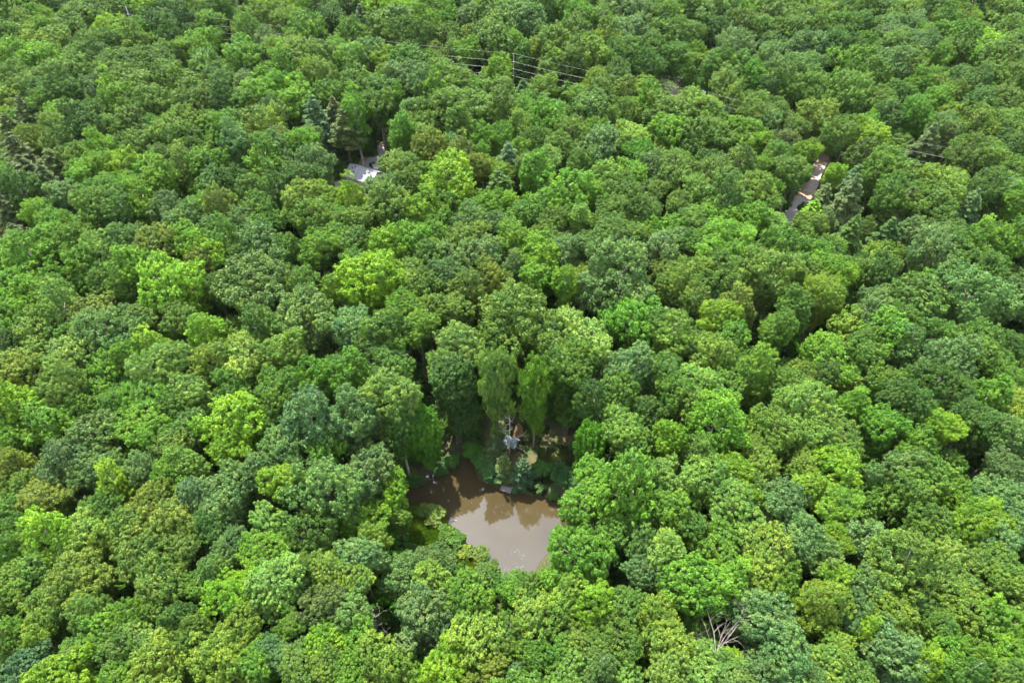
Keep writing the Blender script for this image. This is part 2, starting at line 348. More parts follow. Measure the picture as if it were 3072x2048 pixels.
def pine_mesh(name, seed, h=9.0, rb=4.2, droop=.25, lsize=.5, dens=1.0, gap=.62):
    """layered conifer crown, origin at half height; tiers of feathery branches"""
    r = np.random.default_rng(seed); Ps, Ns, Lv = [], [], []
    z = -h * .5; br = []
    while z < h * .5:
        f = (z + h * .5) / h; rad = rb * (1 - f) ** .75 * (0.8 if f < .12 else 1) + .35
        nb = int(r.integers(6, 10)); ph = r.uniform(0, 6.28)
        for k in range(nb):
            a = ph + k * 6.283 / nb + r.normal(0, .2); ln = rad * r.uniform(.6, 1.2)
            u = np.array([math.cos(a), math.sin(a), 0]); w = np.array([-u[1], u[0], 0]); zz = z + r.uniform(-.2, .2); rise = r.uniform(.05, .3)
            br.append((zz, u * ln + np.array([0, 0, ln * (rise - droop)])))
            n = int((28 + 40 * ln) * dens); tt = np.sqrt(r.uniform(.03, 1, n)); wd = .30 * ln * (1 - tt * .65) * r.normal(0, .7, n)
            p = u * (tt * ln)[:, None] + w * wd[:, None] + np.array([0, 0, 1.]) * (zz + ln * (rise * tt - droop * tt ** 2) - abs(wd) * .25 + r.normal(0, .07, n))[:, None]
            Ps.append(p); Ns.append(np.tile([0, 0, 1.], (n, 1)) + u * .25); Lv.append(np.clip(.45 + r.normal(0, .08) + r.normal(0, .14, n) + .15 * (tt - .5), .02, .88))
        z += gap * r.uniform(.7, 1.3)
    V, Fc = leaves(np.vstack(Ps), np.vstack(Ns), lsize, .38, r, .38)
    me = mesh_np(name, V, Fc, M_NEEDLE, np.repeat(np.concatenate(Lv), 4))
    mb = MB(); mb.tube([(0, 0, -h * .5 - 16), (0, 0, -h * .5), (0, 0, h * .5 - .3)], [.36, .26, .05], 7)
    for zz, v in br[::3]: mb.tube([(0, 0, zz), tuple(v * .7 + np.array([0, 0, zz + .1]))], [.06, .02], 4)
    return me, mb.mesh(name + '_trunk', M_BARK, True)

ZC = 19.0
PROTO = {}
def addp(key, me, tr): PROTO.setdefault(key, []).append((me, tr))
for i in range(6):
    me, lb = crown_mesh('crown_round%d' % i, 100 + i, 'd', [.40, .34, .44, .38, .30, .36][i], [34, 40, 30, 36, 42, 26][i]); addp('d', me, trunk_mesh('trunk_round%d' % i, i, lb))
for i in range(4):
    me, lb = crown_mesh('crown_tall%d' % i, 200 + i, 't', [.40, .36, .42, .34][i], [36, 40, 34, 42][i]); addp('t', me, trunk_mesh('trunk_tall%d' % i, 20 + i, lb, True))
for i in range(6):
    me, lb = crown_mesh('crown_ragged%d' % i, 300 + i, 'i', [.42, .36, .40, .34, .38, .32][i], [26, 30, 22, 32, 18, 28][i], .95); addp('i', me, trunk_mesh('trunk_ragged%d' % i, 40 + i, lb))
for i in range(2):
    me, lb = crown_mesh('crown_low%d' % i, 450 + i, 'h', .38, [24, 28][i]); addp('h', me, trunk_mesh('trunk_low%d' % i, 80 + i, lb))
for i in range(2):
    me, lb = crown_mesh('crown_fine%d' % i, 400 + i, 'd', .28, 40, 1.0); addp('f', me, trunk_mesh('trunk_fine%d' % i, 60 + i, lb))
for i in range(4):
    me, tr = pine_mesh('crown_pine%d' % i, 500 + i, [10, 11.5, 9, 12][i], [4.6, 4.2, 5.0, 4.4][i], [.22, .30, .12, .25][i], [.5, .46, .55, .5][i]); addp('p', me, tr)
me, tr = pine_mesh('crown_cedar', 520, 8.5, 2.9, .1, .42, 1.1, .5); addp('c', me, tr)

TINT = {'G': (.046, .112, .011), 'D': (.034, .086, .011), 'B': (.060, .150, .010), 'L': (.082, .178, .008), 'Y': (.080, .150, .015), 'O': (.056, .118, .014),
        'A': (.070, .120, .013), 'S': (.058, .124, .029), 'W': (.080, .164, .023), 'V': (.046, .138, .008), 'P': (.050, .084, .020), 'Q': (.040, .094, .026)}
CNAME = {'G': 'mid-green', 'D': 'dark green', 'B': 'bright green', 'L': 'lime-green', 'Y': 'yellow-green', 'O': 'olive-green', 'A': 'amber-tinged', 'S': 'silvery green',
         'W': 'pale green', 'V': 'vivid green', 'P': 'grey-green', 'Q': 'blue-green'}

# ------------------------------------------------------------------ trees read off the photograph, tile by tile (x y radius colour [shape])
TILES = {
(0,0): "70 60 130 G;230 60 90 D;150 190 100 O;330 130 60 L;270 210 90 B;500 140 110 O;390 40 70 G;480 50 80 D;600 80 90 D;740 70 110 G;900 40 90 B;1020 60 90 B;760 190 90 L;930 200 80 B;1060 150 90 D;1160 60 90 S;1250 170 90 D;1190 260 80 D;1330 70 90 Y;1440 160 90 B;1480 50 80 G;1320 220 70 D;1700 220 90 B;1860 90 130 Y f;1820 260 75 S;1990 150 100 Y f;2110 220 120 B;2060 50 100 B;2200 60 80 D;2290 120 90 D;1410 290 110 B;1280 340 80 B;1690 400 120 B;60 260 110 G;90 380 110 B;260 300 110 Y;380 270 90 W;530 370 90 G;640 300 90 G;730 290 90 D;860 240 100 L;930 300 90 Y;300 430 130 B;450 430 90 G;690 400 80 D;740 490 100 G;900 430 110 O;1020 440 110 G;1110 430 100 O;1180 360 80 G;1430 520 150 G;1520 600 120 D;1910 350 90 Y f;2000 350 110 Y;2080 440 150 O;2200 400 120 O;2320 330 80 B;2180 520 120 O;2250 640 90 G;1850 560 110 B;1960 500 120 B;1820 640 130 B;1670 590 110 S;1640 700 110 G;80 560 120 G;220 600 110 O;380 560 110 O;500 500 120 O;640 580 70 S;430 670 130 D;330 650 110 D;900 560 130 O;760 640 100 L;880 700 120 B;1010 620 140 O;1200 600 150 O;1320 640 130 O;1340 730 110 O;1100 700 130 O;1560 710 110 D;1950 620 120 B;2060 690 110 B;1880 760 100 D;200 820 120 P p;90 920 120 P p;130 1060 130 P p;380 700 110 G;420 790 110 B;560 800 110 G;660 770 80 G;2180 820 130 Q p;2310 790 100 P p;420 920 120 O;620 940 140 D;720 880 100 G;880 830 110 O;1230 870 130 O;1120 960 130 O;1300 980 130 O;1000 1000 110 O;1480 880 110 B;1600 870 120 B;1730 850 120 O;1850 890 140 A;1950 1000 90 A;1880 1030 110 S;1620 1010 110 S;1540 960 100 B;1120 1090 100 O;700 1080 110 B;540 1080 110 O;1820 1140 130 B t;2070 980 110 B;2130 1130 130 S;1400 1140 120 B;1280 1160 120 O;1030 1190 120 B;880 1160 130 L;700 1160 120 B;600 1200 110 B;380 1140 120 P p;170 1170 110 P p;150 1330 120 D;60 1260 90 B;340 1270 110 P p;440 1340 90 S;750 1340 140 G;900 1300 110 B;1120 1270 110 L;680 1450 140 G;850 1460 130 G;980 1430 110 L;1130 1430 110 S;1480 1280 120 D;1620 1270 110 D;1720 1310 120 G;1530 1450 110 A;1340 1430 90 B;2100 1240 110 D;2080 1370 120 Y;2200 1350 100 Y;2150 1480 130 O;2310 1500 90 B;1700 1500 100 S;1280 1520 110 S;1440 1560 80 S;400 1540 110 B;250 1450 90 B;80 1490 130 P p;1850 1540 90 G;1880 1330 120 D;1800 1440 110 G",
(1,0): "60 40 90 D;200 40 90 B;140 150 90 P p;240 180 90 D p;330 50 110 L f;430 90 100 L f;370 170 150 O;480 240 120 O;590 200 90 B;590 60 100 G;680 80 70 G;740 50 90 B;740 240 90 O;850 40 80 D;960 60 60 G p;1140 90 100 Y;900 110 90 S;990 150 110 O;1230 150 140 S;1060 260 150 O;1180 310 90 B;870 330 80 B;860 240 70 Y;1400 60 100 D;1330 50 80 S;1560 60 100 B;1640 110 100 B;1800 130 90 O;1620 210 100 O;1450 290 120 O;1530 300 100 Y;1710 370 130 Y;1620 400 110 O;1820 300 90 Y;1350 330 80 Y;1900 60 110 S;2020 120 130 S;1960 220 110 S;2120 60 80 D;2200 130 90 O;2270 80 80 Y;2320 150 60 D;2260 250 110 G;2120 340 110 G;1940 400 110 G;1900 490 90 D;2100 440 100 D;2300 380 90 G;80 270 110 G;190 370 100 S;50 400 100 W f;340 410 90 L f;470 420 120 G;620 440 80 G;430 540 110 S;560 600 100 S;90 600 120 O;250 620 110 G;380 670 60 B;260 720 110 G;480 740 70 S;700 540 130 O;850 550 100 O;1080 495 100 L;620 650 90 B;1090 630 110 O;1250 620 70 Q p;1400 620 90 Y;1550 640 65 B p;1640 660 70 W;1760 560 80 Y;1800 650 110 O;1940 660 90 Y;2090 610 80 Y;1700 750 110 S;1960 760 90 W;2230 800 140 O;700 780 150 O;860 730 150 O;560 770 90 O;800 870 110 G;1130 780 110 O;1270 740 80 B;1430 810 140 V;1230 880 80 W;960 920 75 V;90 770 100 B;20 870 110 P p;405 925 95 B;460 870 70 O;590 970 90 W;1090 920 80 B;1580 920 110 O;1790 990 130 S;2000 950 120 W;2250 910 120 B;2060 1060 100 V;620 1030 110 A;540 1090 90 Q p;400 1140 120 O;820 1070 100 A;920 1130 90 A;970 1060 60 B t;1150 1110 120 Q p;1240 1010 70 Q p;1430 1090 80 W;1330 1190 120 B;740 1250 175 L;285 1285 95 S;330 1400 150 O;480 1260 90 O;720 1400 120 G;1080 1260 100 D p;1820 1200 110 W;2000 1190 100 B;2150 1140 90 S;2280 1160 120 O;1560 1310 160 B;1700 1330 100 B;1400 1390 110 B;1150 1390 70 L;960 1450 110 B;1060 1390 80 B;560 1480 120 L;660 1520 100 B;1970 1360 120 O;1900 1430 110 O;2060 1440 110 O;2170 1310 80 O;2320 1410 90 O;900 1530 110 S;1080 1540 90 S;1460 1500 90 O;1640 1500 80 W;1800 1540 90 G;60 1400 110 L;80 1510 110 O;30 1290 46 B h;1250 1470 100 G;1480 760 80 G;1350 960 90 G;1500 1020 100 G;1640 1130 90 G",
(2,0): "50 60 100 G;220 100 130 S;390 90 100 B;450 160 110 O;620 80 110 S;800 80 60 G p;860 150 60 S;960 100 90 O;1070 110 70 O;1100 40 80 D;1180 180 100 G;1290 90 80 G t;560 190 90 O;620 290 70 S;640 190 80 O;370 310 110 S;220 210 90 D;60 240 80 O;800 210 110 O;920 230 90 G;1030 200 110 G;840 330 100 S;900 300 100 S;1400 60 80 S;1550 100 100 O;1700 50 90 D;1850 60 80 D;2000 40 90 D;2250 100 110 O;1950 120 80 Y;1450 160 90 S;1600 170 80 S;1800 150 80 G;1740 240 100 B;1850 240 90 B;1980 240 90 B;2110 310 90 L;2250 190 100 O;2320 280 80 G;1400 240 90 S;1560 290 100 S;1450 340 110 O;1650 360 100 S;1770 400 90 B;1900 350 100 G;2030 380 90 B;2200 410 130 O;1200 340 90 D;1060 310 100 D;1160 450 130 B;1400 470 130 S;1560 430 110 O;1330 540 100 G;280 470 120 G;470 530 95 V;600 430 110 S;300 560 110 O;690 480 100 S;890 450 90 S;820 490 110 S;900 570 90 G;720 600 100 O;600 610 70 D;950 630 90 G;1150 660 140 O;1330 700 100 O;1500 660 100 G;1440 780 90 D;1640 620 90 B;1720 600 110 O;1750 690 90 B;1600 790 110 V;2000 610 110 D;1930 540 80 S;2120 560 110 G;2030 750 120 D;2230 710 120 O;2230 860 110 G;2020 860 120 Y;1800 870 90 S;100 740 120 Y;200 730 60 O;290 790 50 Q p;500 800 110 O;590 840 80 S;640 770 70 G;930 800 120 Y;780 890 80 O;1070 930 100 O;1300 930 120 L i;60 920 120 G;260 930 110 G;430 910 110 B;540 980 65 L;850 1050 80 L;700 970 90 P;640 1050 90 G;1670 1010 120 P p;1820 980 90 P p;2000 1060 130 O;2120 1090 120 O;10 1090 70 B;180 1140 100 G;370 1150 130 O;550 1130 70 B;220 1260 150 O;450 1290 130 O;100 1340 120 O;300 1410 150 O;560 1340 110 O;760 1180 100 O;1050 1190 60 L;1190 1220 90 Q p;1340 1190 110 O;1500 1190 110 O;1600 1250 120 O;1700 1270 120 Y;1820 1280 120 Y;1420 1350 110 G;1560 1370 110 O;1750 1390 120 O;970 1350 90 P p;900 1450 75 L p;1130 1400 150 P p;1510 1450 120 P p;625 1530 82 W;450 1500 110 B;250 1510 120 B;80 1530 110 O;1960 1450 110 Q p;2120 1290 100 D;2230 1310 100 S;2300 1400 80 B;1740 530 80 B;2300 560 100 O;2300 1000 90 D",
(0,1): "120 60 100 P p;60 170 110 B;380 90 120 B;520 80 120 G;240 240 140 B;560 270 140 B;680 160 120 W;780 100 100 G;900 90 100 S;1010 60 80 O;1090 130 150 A;1310 100 120 B;1430 160 110 L;1550 90 120 G;1780 120 150 S;1640 190 90 G;1950 150 100 G;2190 130 130 B;2320 60 100 B;1380 240 100 A;960 290 130 B;850 390 100 G;1190 400 180 L;60 420 120 B;200 440 130 B;380 440 110 W;80 570 130 B;1740 400 200 S;2080 400 120 G f;2120 610 190 S;2320 430 90 L;1480 400 70 O;650 580 130 A;430 610 150 O;280 710 150 O;760 720 180 S;970 620 110 O;1240 650 120 G;1440 730 120 L;1820 690 130 G;30 790 100 D;160 990 160 A;500 890 170 W;1040 840 120 L;880 920 110 B;760 1000 130 B;1120 1010 170 W;480 1120 150 W;1450 910 130 Y i;1700 910 170 Y i;1960 870 140 Y i;2240 1030 160 V;1620 1070 120 G i;1900 1120 130 G i;120 1270 170 L;330 1350 150 B;70 1450 130 B;1000 1180 150 B;1300 1140 130 W;960 1340 150 B;1200 1250 110 G;640 1450 160 S;1600 1340 190 L;2150 1350 200 S;1300 1390 110 S;1060 1430 110 B;1210 1510 120 O;1880 1250 110 G;1960 1500 120 S;2230 1500 130 B;1560 1520 110 L;560 1220 100 G;2050 1080 110 G;830 1180 110 G;720 340 100 G",
(1,1): "100 110 120 G;310 130 140 L;500 80 120 B;650 60 90 G;600 170 110 O;900 80 120 Y;1180 70 120 B;1050 150 90 S;880 210 150 S;1370 190 150 L;1550 150 110 S;1350 320 110 B;1200 260 80 S;180 350 180 L;90 260 100 G;480 350 110 O;580 390 110 O;740 340 110 S;1000 370 130 A i;870 430 110 A;1540 390 90 L t;1750 110 110 D;1880 110 150 O;2000 60 100 O;2200 130 140 S;1930 340 220 S;1760 380 120 S;2240 290 90 A;2300 410 110 O;430 520 100 B;600 560 110 O;770 560 110 O;300 710 150 G;530 670 130 B;820 810 150 W;1220 630 230 O;1080 720 100 O;1530 640 100 W;1420 750 100 S;1670 780 190 W;1990 630 180 V;2130 720 120 G;2290 780 130 W;60 670 130 S;1570 970 130 Y;1970 1000 150 S t;1920 1130 130 G;2200 990 140 G;2300 1140 120 G;60 1040 130 B;340 1000 130 G;250 1110 120 G;90 1320 170 S;1940 1380 140 W;2060 1480 110 G;2260 1460 110 L;760 1080 110 D;200 1270 100 D;400 1340 120 D;1760 1230 120 D;700 960 110 G",
(2,1): "300 120 170 B f;680 120 130 G;60 100 100 G;650 190 60 L;250 310 140 O;80 340 130 O;580 330 170 O;380 530 110 A;240 630 120 L;330 750 120 B;640 700 110 B t;780 560 110 G;80 490 110 O;200 870 140 W;60 810 90 S;110 1070 130 W;520 1010 140 B;370 1020 110 G;700 1080 110 G;830 1010 90 Y;960 450 120 Y f;1070 320 110 L f;870 300 100 O;1150 60 120 D p;1400 60 120 D p;1340 300 120 D;1700 170 150 S;1850 140 130 G;2050 60 100 B;2230 100 120 B;1650 490 160 O;1950 500 190 S;2100 330 100 G;2250 480 130 S;1340 560 120 S;1480 650 120 G;1260 800 110 G;1420 750 170 B;1700 750 150 G;2030 840 150 G;1800 950 170 S;1750 1090 160 D;1250 890 120 G;1170 1070 90 A p;1400 1060 110 G;980 1020 90 D;1190 1210 100 B t;820 1250 170 W;940 1290 120 W;1380 1360 130 V;220 1350 190 B;60 1200 120 W;250 1200 110 O;650 1410 150 O;900 1430 150 O;490 1520 80 Y f;1800 1370 110 L;2080 1190 120 B;2250 1220 110 Y;2200 1020 110 G;2100 1380 130 D;2250 1420 120 S;1620 1490 110 B;1100 1470 130 O;2150 940 120 G;1540 860 120 S;1600 1240 120 D;2300 820 100 D;1950 1290 110 D;1480 1180 110 D",
(0,2): "100 90 110 A;60 180 100 A;430 90 150 S;650 100 120 S;800 180 120 L;1300 80 120 W;1200 140 130 B;980 90 100 S;1560 250 150 S;1350 270 120 S;1500 390 150 S;1960 170 160 L;1760 90 110 S;2250 210 200 S;350 260 150 A;160 220 110 O;80 380 110 G;150 480 100 G;360 560 170 L;600 560 150 W;120 640 120 B;230 790 130 W;80 900 130 O;1080 300 120 A;1180 460 170 A;900 470 120 O;1000 660 170 O;1250 650 130 O;1100 860 160 O;700 350 110 G;550 870 170 A;420 960 150 O;330 1060 130 O;620 1080 120 O;1590 640 110 S;1820 650 140 B;1850 480 130 W;1500 800 110 W;1600 960 150 L f;1920 870 170 W;2090 740 60 O;2280 800 120 Y;2260 1030 150 P;950 1080 120 B;1240 1130 110 D;1340 1230 120 O;1640 1200 130 Y;700 1200 120 B;250 1210 130 Y;60 1260 120 B;1000 1290 130 O;820 1340 130 O;560 1350 110 O;1100 1410 180 Y;1500 1380 180 Y;1760 1430 120 B;1900 1370 110 Q;2250 1280 120 L;2080 1430 130 O;200 1450 140 Q;420 1540 190 L;820 1540 110 B;2260 1450 110 O;1380 900 90 G;1440 520 110 D;2000 1180 100 G;60 1420 100 G",
(1,2): "175 130 180 S d 4;365 235 105 B d 6;170 455 140 B d 7;395 420 70 G d 8;130 700 130 S;640 745 122 S d 7;430 860 140 S i 5;80 850 120 Y;955 840 75 S d 8;60 1060 150 S;550 1110 180 S;880 980 150 B;1180 940 80 B;1320 900 100 O;1560 970 150 Y;1620 720 210 V;1660 340 150 B t;2000 300 220 B t;2200 200 170 W;2250 420 140 B;1900 520 120 G;2230 680 150 W;2100 800 110 S;2280 890 120 G;930 1280 170 Y;1140 1280 120 O;1330 1100 150 Y;1500 1120 140 O;1750 1040 160 L;1900 1260 160 O;1980 1060 130 G;2180 1130 150 Y;2250 1310 150 Y;700 1450 150 L;120 1290 120 B;300 1440 180 Y;1040 1510 120 A;1190 1530 90 Q;1560 1520 130 W;1760 1480 120 S;1950 1530 110 W;2250 1500 140 W;1680 1330 130 O;1540 1360 120 G;1330 1400 120 G;60 1500 120 B;2080 620 120 D;1840 250 120 B;1740 130 120 B",
(2,2): "150 180 170 W;380 130 130 L;560 80 110 Y;350 400 170 W;700 330 150 S;840 90 100 O;1060 90 150 L;860 230 120 L;1080 330 130 B f;1040 530 70 L;1120 620 60 L;820 560 150 S;950 650 130 S;230 660 150 B;560 720 180 Y;330 860 150 B;650 870 150 B;130 900 200 B;560 1120 190 S;700 1400 170 S;1080 860 110 L i;950 1060 170 Y;1250 880 130 S;1480 820 200 W;1560 650 130 L;1850 720 150 W;1740 480 150 G;1500 110 150 S;1700 130 150 G;1560 260 130 G;2030 450 165 L f;2200 300 150 S;2260 430 120 S;2180 620 120 S;2250 90 110 S;1430 1080 130 Y;1480 1340 180 S;1250 1210 100 L;1050 1310 100 Y;1850 910 150 O;2150 780 130 O;2250 860 120 O;1950 1080 150 O;2100 1110 130 B;2250 1190 140 B;1780 1190 110 G;1660 1440 130 L;1850 1340 120 B;2000 1390 110 B;2200 1340 130 B;2250 1500 120 O;1000 1450 120 W;1200 1520 130 O;330 1400 70 L;150 1470 150 W;350 1520 130 S;520 1510 130 S;60 520 120 G;880 1540 100 S;1180 1080 120 S;1650 1020 110 D;1900 1520 120 G;500 200 90 D",
}
# places whose ground has to stay open to the sky: (outline in photo pixels)
OPEN = [POND_PX, full([(1195,985),(1300,995),(1310,1060),(1270,1075),(1200,1060),(1150,1060),(1150,1010)]), full([(950,1170),(1000,1172),(1060,1240),(1110,1300),(1090,1300),(1000,1220)]),
        [(1140,455),(1115,480),(1060,515),(1045,540),(1055,570),(1085,560),(1120,520),(1140,480)], [(2365,640),(2410,610),(2440,570),(2462,520),(2490,470),(2475,460),(2440,510),(2405,560),(2365,612)]]
OBB = [(min(p[0] for p in P_), max(p[0] for p in P_), min(p[1] for p in P_), max(p[1] for p in P_)) for P_ in OPEN]
trees = []      # dicts: x y z(base) zc(crown centre above base) R col shape src r(px)
def add_tree(px, py, rpx, col, shape, src, low=0.0):
    zg = 0.0
    R0 = 5.0
    for _ in range(3):
        zc = (19.0 - low if shape not in 'pc' else 16.0) + zg + .35 * (R0 - 5)
        d = depth_at(px, py, zc); R0 = rpx / F * d; p = at(px, py, zc); zg = float(terrain(p[0], p[1]))
    trees.append(dict(x=p[0], y=p[1], z=zg, zc=zc - zg, R=R0, col=col, shape=shape, src=src, px=px, py=py, r=rpx))
for (tx, ty), s in TILES.items():
    X0 = tx * 1024; Y0 = (0, 682, 1365)[ty]
    for q in s.split(';'):
        a = q.split(); shape = a[4] if len(a) > 4 else None
        if shape is None:
            shape = random.choice('dddiiit' if a[3] in 'GSWOY' else 'ddttiii')
        add_tree(X0 + float(a[0]) / 2.297, Y0 + float(a[1]) / 2.297, float(a[2]) / 2.297 * 1.17, a[3], shape, 'photo', float(a[5]) if len(a) > 5 else 0.0)
def add_based(bx, by, ty_, rpx, col, shape, v=None, bot=2.0):
    zg = 0.0; p = at(bx, by, 0)
    for _ in range(3): p = at(bx, by, zg); zg = float(terrain(p[0], p[1]))
    vt = (ty_ - 1024) / F; H = CAM_H - p[1] * (1 + vt) / (1 - vt)          # height of the top seen at row ty_
    pr = proj((p[0], p[1], H - 4)); R = rpx / F * pr[2]; eu, ed = {'t': (7.0, 13.4), 'd': (5.2, 10.6), 'i': (5.4, 10.2)}[shape]; zs = (H - bot - zg) / (eu + ed); up = eu * zs
    q = proj((p[0], p[1], H - up))
    trees.append(dict(x=p[0], y=p[1], z=zg, zc=H - zg - up, R=R, col=col, shape=shape, src='photo', px=q[0], py=q[1], r=rpx, fv=v, fsz=zs / (R / 5), bot=bot, H=H, eu=eu, ed=ed))
add_based(1290, 1418, 1224, 60, 'V', 'd', 1)
add_based(1600, 1344, 1052, 60, 'B', 'i', 1, 5.0)
add_based(1494, 1330, 1045, 60, 'W', 'i', 3, 3.0)
add_based(1757, 1470, 1258, 52, 'V', 'd', 2)
add_based(1215, 1400, 1130, 88, 'W', 'd', 1)
add_based(1700, 1300, 1035, 78, 'G', 'd', 3)
add_based(1380, 1325, 1075, 70, 'D', 'd', 2)
# power line
ZP = 22.0
POLE_PX = [(30, -22), (141, -2), (376.5, 20.5), (733, 62), (1541, 161), (2116, 275), (2900, 455), (3500, 620)]
POLES = [at(x, y, ZP) for x, y in POLE_PX]
# fill the rest of the forest
grid = {}
def gkey(x, y): return (int(x // 12), int(y // 12))
for tr in trees: grid.setdefault(gkey(tr['x'], tr['y']), []).append(tr)
hr = random.Random(3)
LINE = [(p[0], p[1]) for p in POLES]
def free(x, y, R, k):
    gx_, gy_ = gkey(x, y)
    for a in (-1, 0, 1):
        for b_ in (-1, 0, 1):
            for q in grid.get((gx_ + a, gy_ + b_), ()):
                if math.hypot(x - q['x'], y - q['y']) < k * (R + q['R']): return False
    return True
CLEARW = [(p[0], p[1]) for p in CLEAR]; PONDW = [(p[0], p[1]) for p in POND]; MARSHW = [(p[0], p[1]) for p in MARSH]
cnt = 0
for it in range(21000):
    y = -40 + 560 * hr.random() ** 1.05; x = hr.uniform(-1, 1) * (150 + max(0, y) * 1.05)
    R = hr.choice([3.2, 3.8, 4.3, 4.8, 5.2, 5.8])
    if not free(x, y, R, .60): continue
    pa = (np.array([x]), np.array([y]))
    if seg_dist(*pa, LINE, False)[0] < 5.5: continue
    if in_poly(x, y, CLEARW) or in_poly(x, y, PONDW) or in_poly(x, y, MARSHW) or seg_dist(*pa, PONDW)[0] < R * .9 or seg_dist(*pa, CLEARW)[0] < R: continue
    zg = float(terrain(x, y)); zc = 15.6 + hr.uniform(-4.5, 2.6) + (R - 5) * .4
    pr = proj((x, y, zg + zc)); rp_ = 0
    if pr:
        rp_ = R / pr[2] * F; bad = False
        for hh in (0, 1.0, 2.0) if any(bb[0] - 150 < pr[0] < bb[1] + 150 and bb[2] - 200 < pr[1] < bb[3] + 150 for bb in OBB) else ():
            p2 = proj((x, y, max(zg + 1, zg + zc - hh * R)))
            for Pp in OPEN:
                if in_poly(p2[0], p2[1], Pp) or seg_dist(np.array([p2[0]]), np.array([p2[1]]), Pp)[0] < rp_ * 1.15: bad = True; break
        if bad: continue
        if not (-200 < pr[0] < 3272 and pr[1] < 2300) and y < 330 and (abs(x) > 60 + y * 1.15): pass
    col = hr.choice('GGGDDOOOSSBBBWYY'); sh = hr.choice('dddiit')
    tr = dict(x=x, y=y, z=zg, zc=zc, R=R, col=col, shape=sh, src='fill', px=pr[0] if pr else -9999, py=pr[1] if pr else -9999, r=rp_)
    trees.append(tr); grid.setdefault(gkey(x, y), []).append(tr); cnt += 1
print('trees photo', sum(t_['src'] == 'photo' for t_ in trees), 'fill', cnt)

# crowns whose flank would hang over open ground keep a short skirt
for tr in trees:
    if tr['src'] == 'photo' and tr['shape'] in 'ditf' and 'fsz' not in tr and tr['px'] > 0:
        for hh in (1.0, 1.6, 2.2):
            p2 = proj((tr['x'], tr['y'], tr['z'] + tr['zc'] - hh * tr['R']))
            if any(in_poly(p2[0], p2[1], Pp) or seg_dist(np.array([p2[0]]), np.array([p2[1]]), Pp)[0] < tr['r'] * .8 for Pp in OPEN): tr['shape'] = 'h'; break
for i, tr in enumerate(trees):
    c = np.array(TINT[tr['col']]); k = hr.uniform(.86, 1.16); h = hr.uniform(-.08, .08)
    tr['tint'] = (float(c[0] * 1.08 * k * (1 + h)), float(c[1] * k), float(c[2] * k * (1 + hr.uniform(-.15, .25))))
    tr['v'] = hr.randrange(len(PROTO[tr['shape']])) if tr.get('fv') is None else tr['fv']; tr['rot'] = hr.uniform(0, 6.283); tr['sz'] = hr.uniform(.92, 1.15); tr['sx'] = hr.uniform(.88, 1.16)
    if 'fsz' in tr: tr['sz'] = tr['fsz']; tr['sx'] = 1.0

# ------------------------------------------------------------------ labels that single each tree out
LMK = [('the muddy pond', 1440, 1530, 260), ('the shaded clearing', 1660, 1330, 150), ('the bleached bare tree', 2150, 1920, 90), ('the grey-roofed house', 1080, 530, 100),
       ('the grey lane', 2410, 590, 100), ('the centre power pole', 1541, 200, 60), ('the leafless tree', 2010, 265, 80), ("the photo's top left corner", 0, 0, 0),
       ("the photo's bottom left corner", 0, 2048, 0), ("the photo's bottom right corner", 3072, 2048, 0), ("the photo's top right corner", 3072, 0, 0)]
def where(px, py):
    best = min(LMK, key=lambda l: math.hypot(px - l[1], py - l[2]) - l[3]); n, lx, ly, lr = best
    ddx, ddy = px - lx, py - ly; dist = math.hypot(ddx, ddy) - lr
    if 'corner' in n: return ('close to ' if dist < 260 else 'not far from ' if dist < 480 else 'some way from ') + n
    s = 'behind' if ddy < -abs(ddx) * .45 else 'front' if ddy > abs(ddx) * .45 else ''
    lr_ = '' if abs(ddx) < abs(ddy) * .45 else ('left' if ddx < 0 else 'right')
    w = {'behind': 'behind', 'front': 'in front of', 'left': 'left of', 'right': 'right of'}[s or lr_] if not (s and lr_) else s + '-' + lr_ + ' of'
    pre = 'just ' if dist < 150 else '' if dist < 380 else 'far '
    return pre + w + ' ' + n
def size_word(R, shape):
    if shape == 't': return 'slim' if R < 5.5 else 'tall'
    return 'small' if R < 3.9 else 'medium' if R < 5.2 else 'broad' if R < 6.8 else 'very broad'
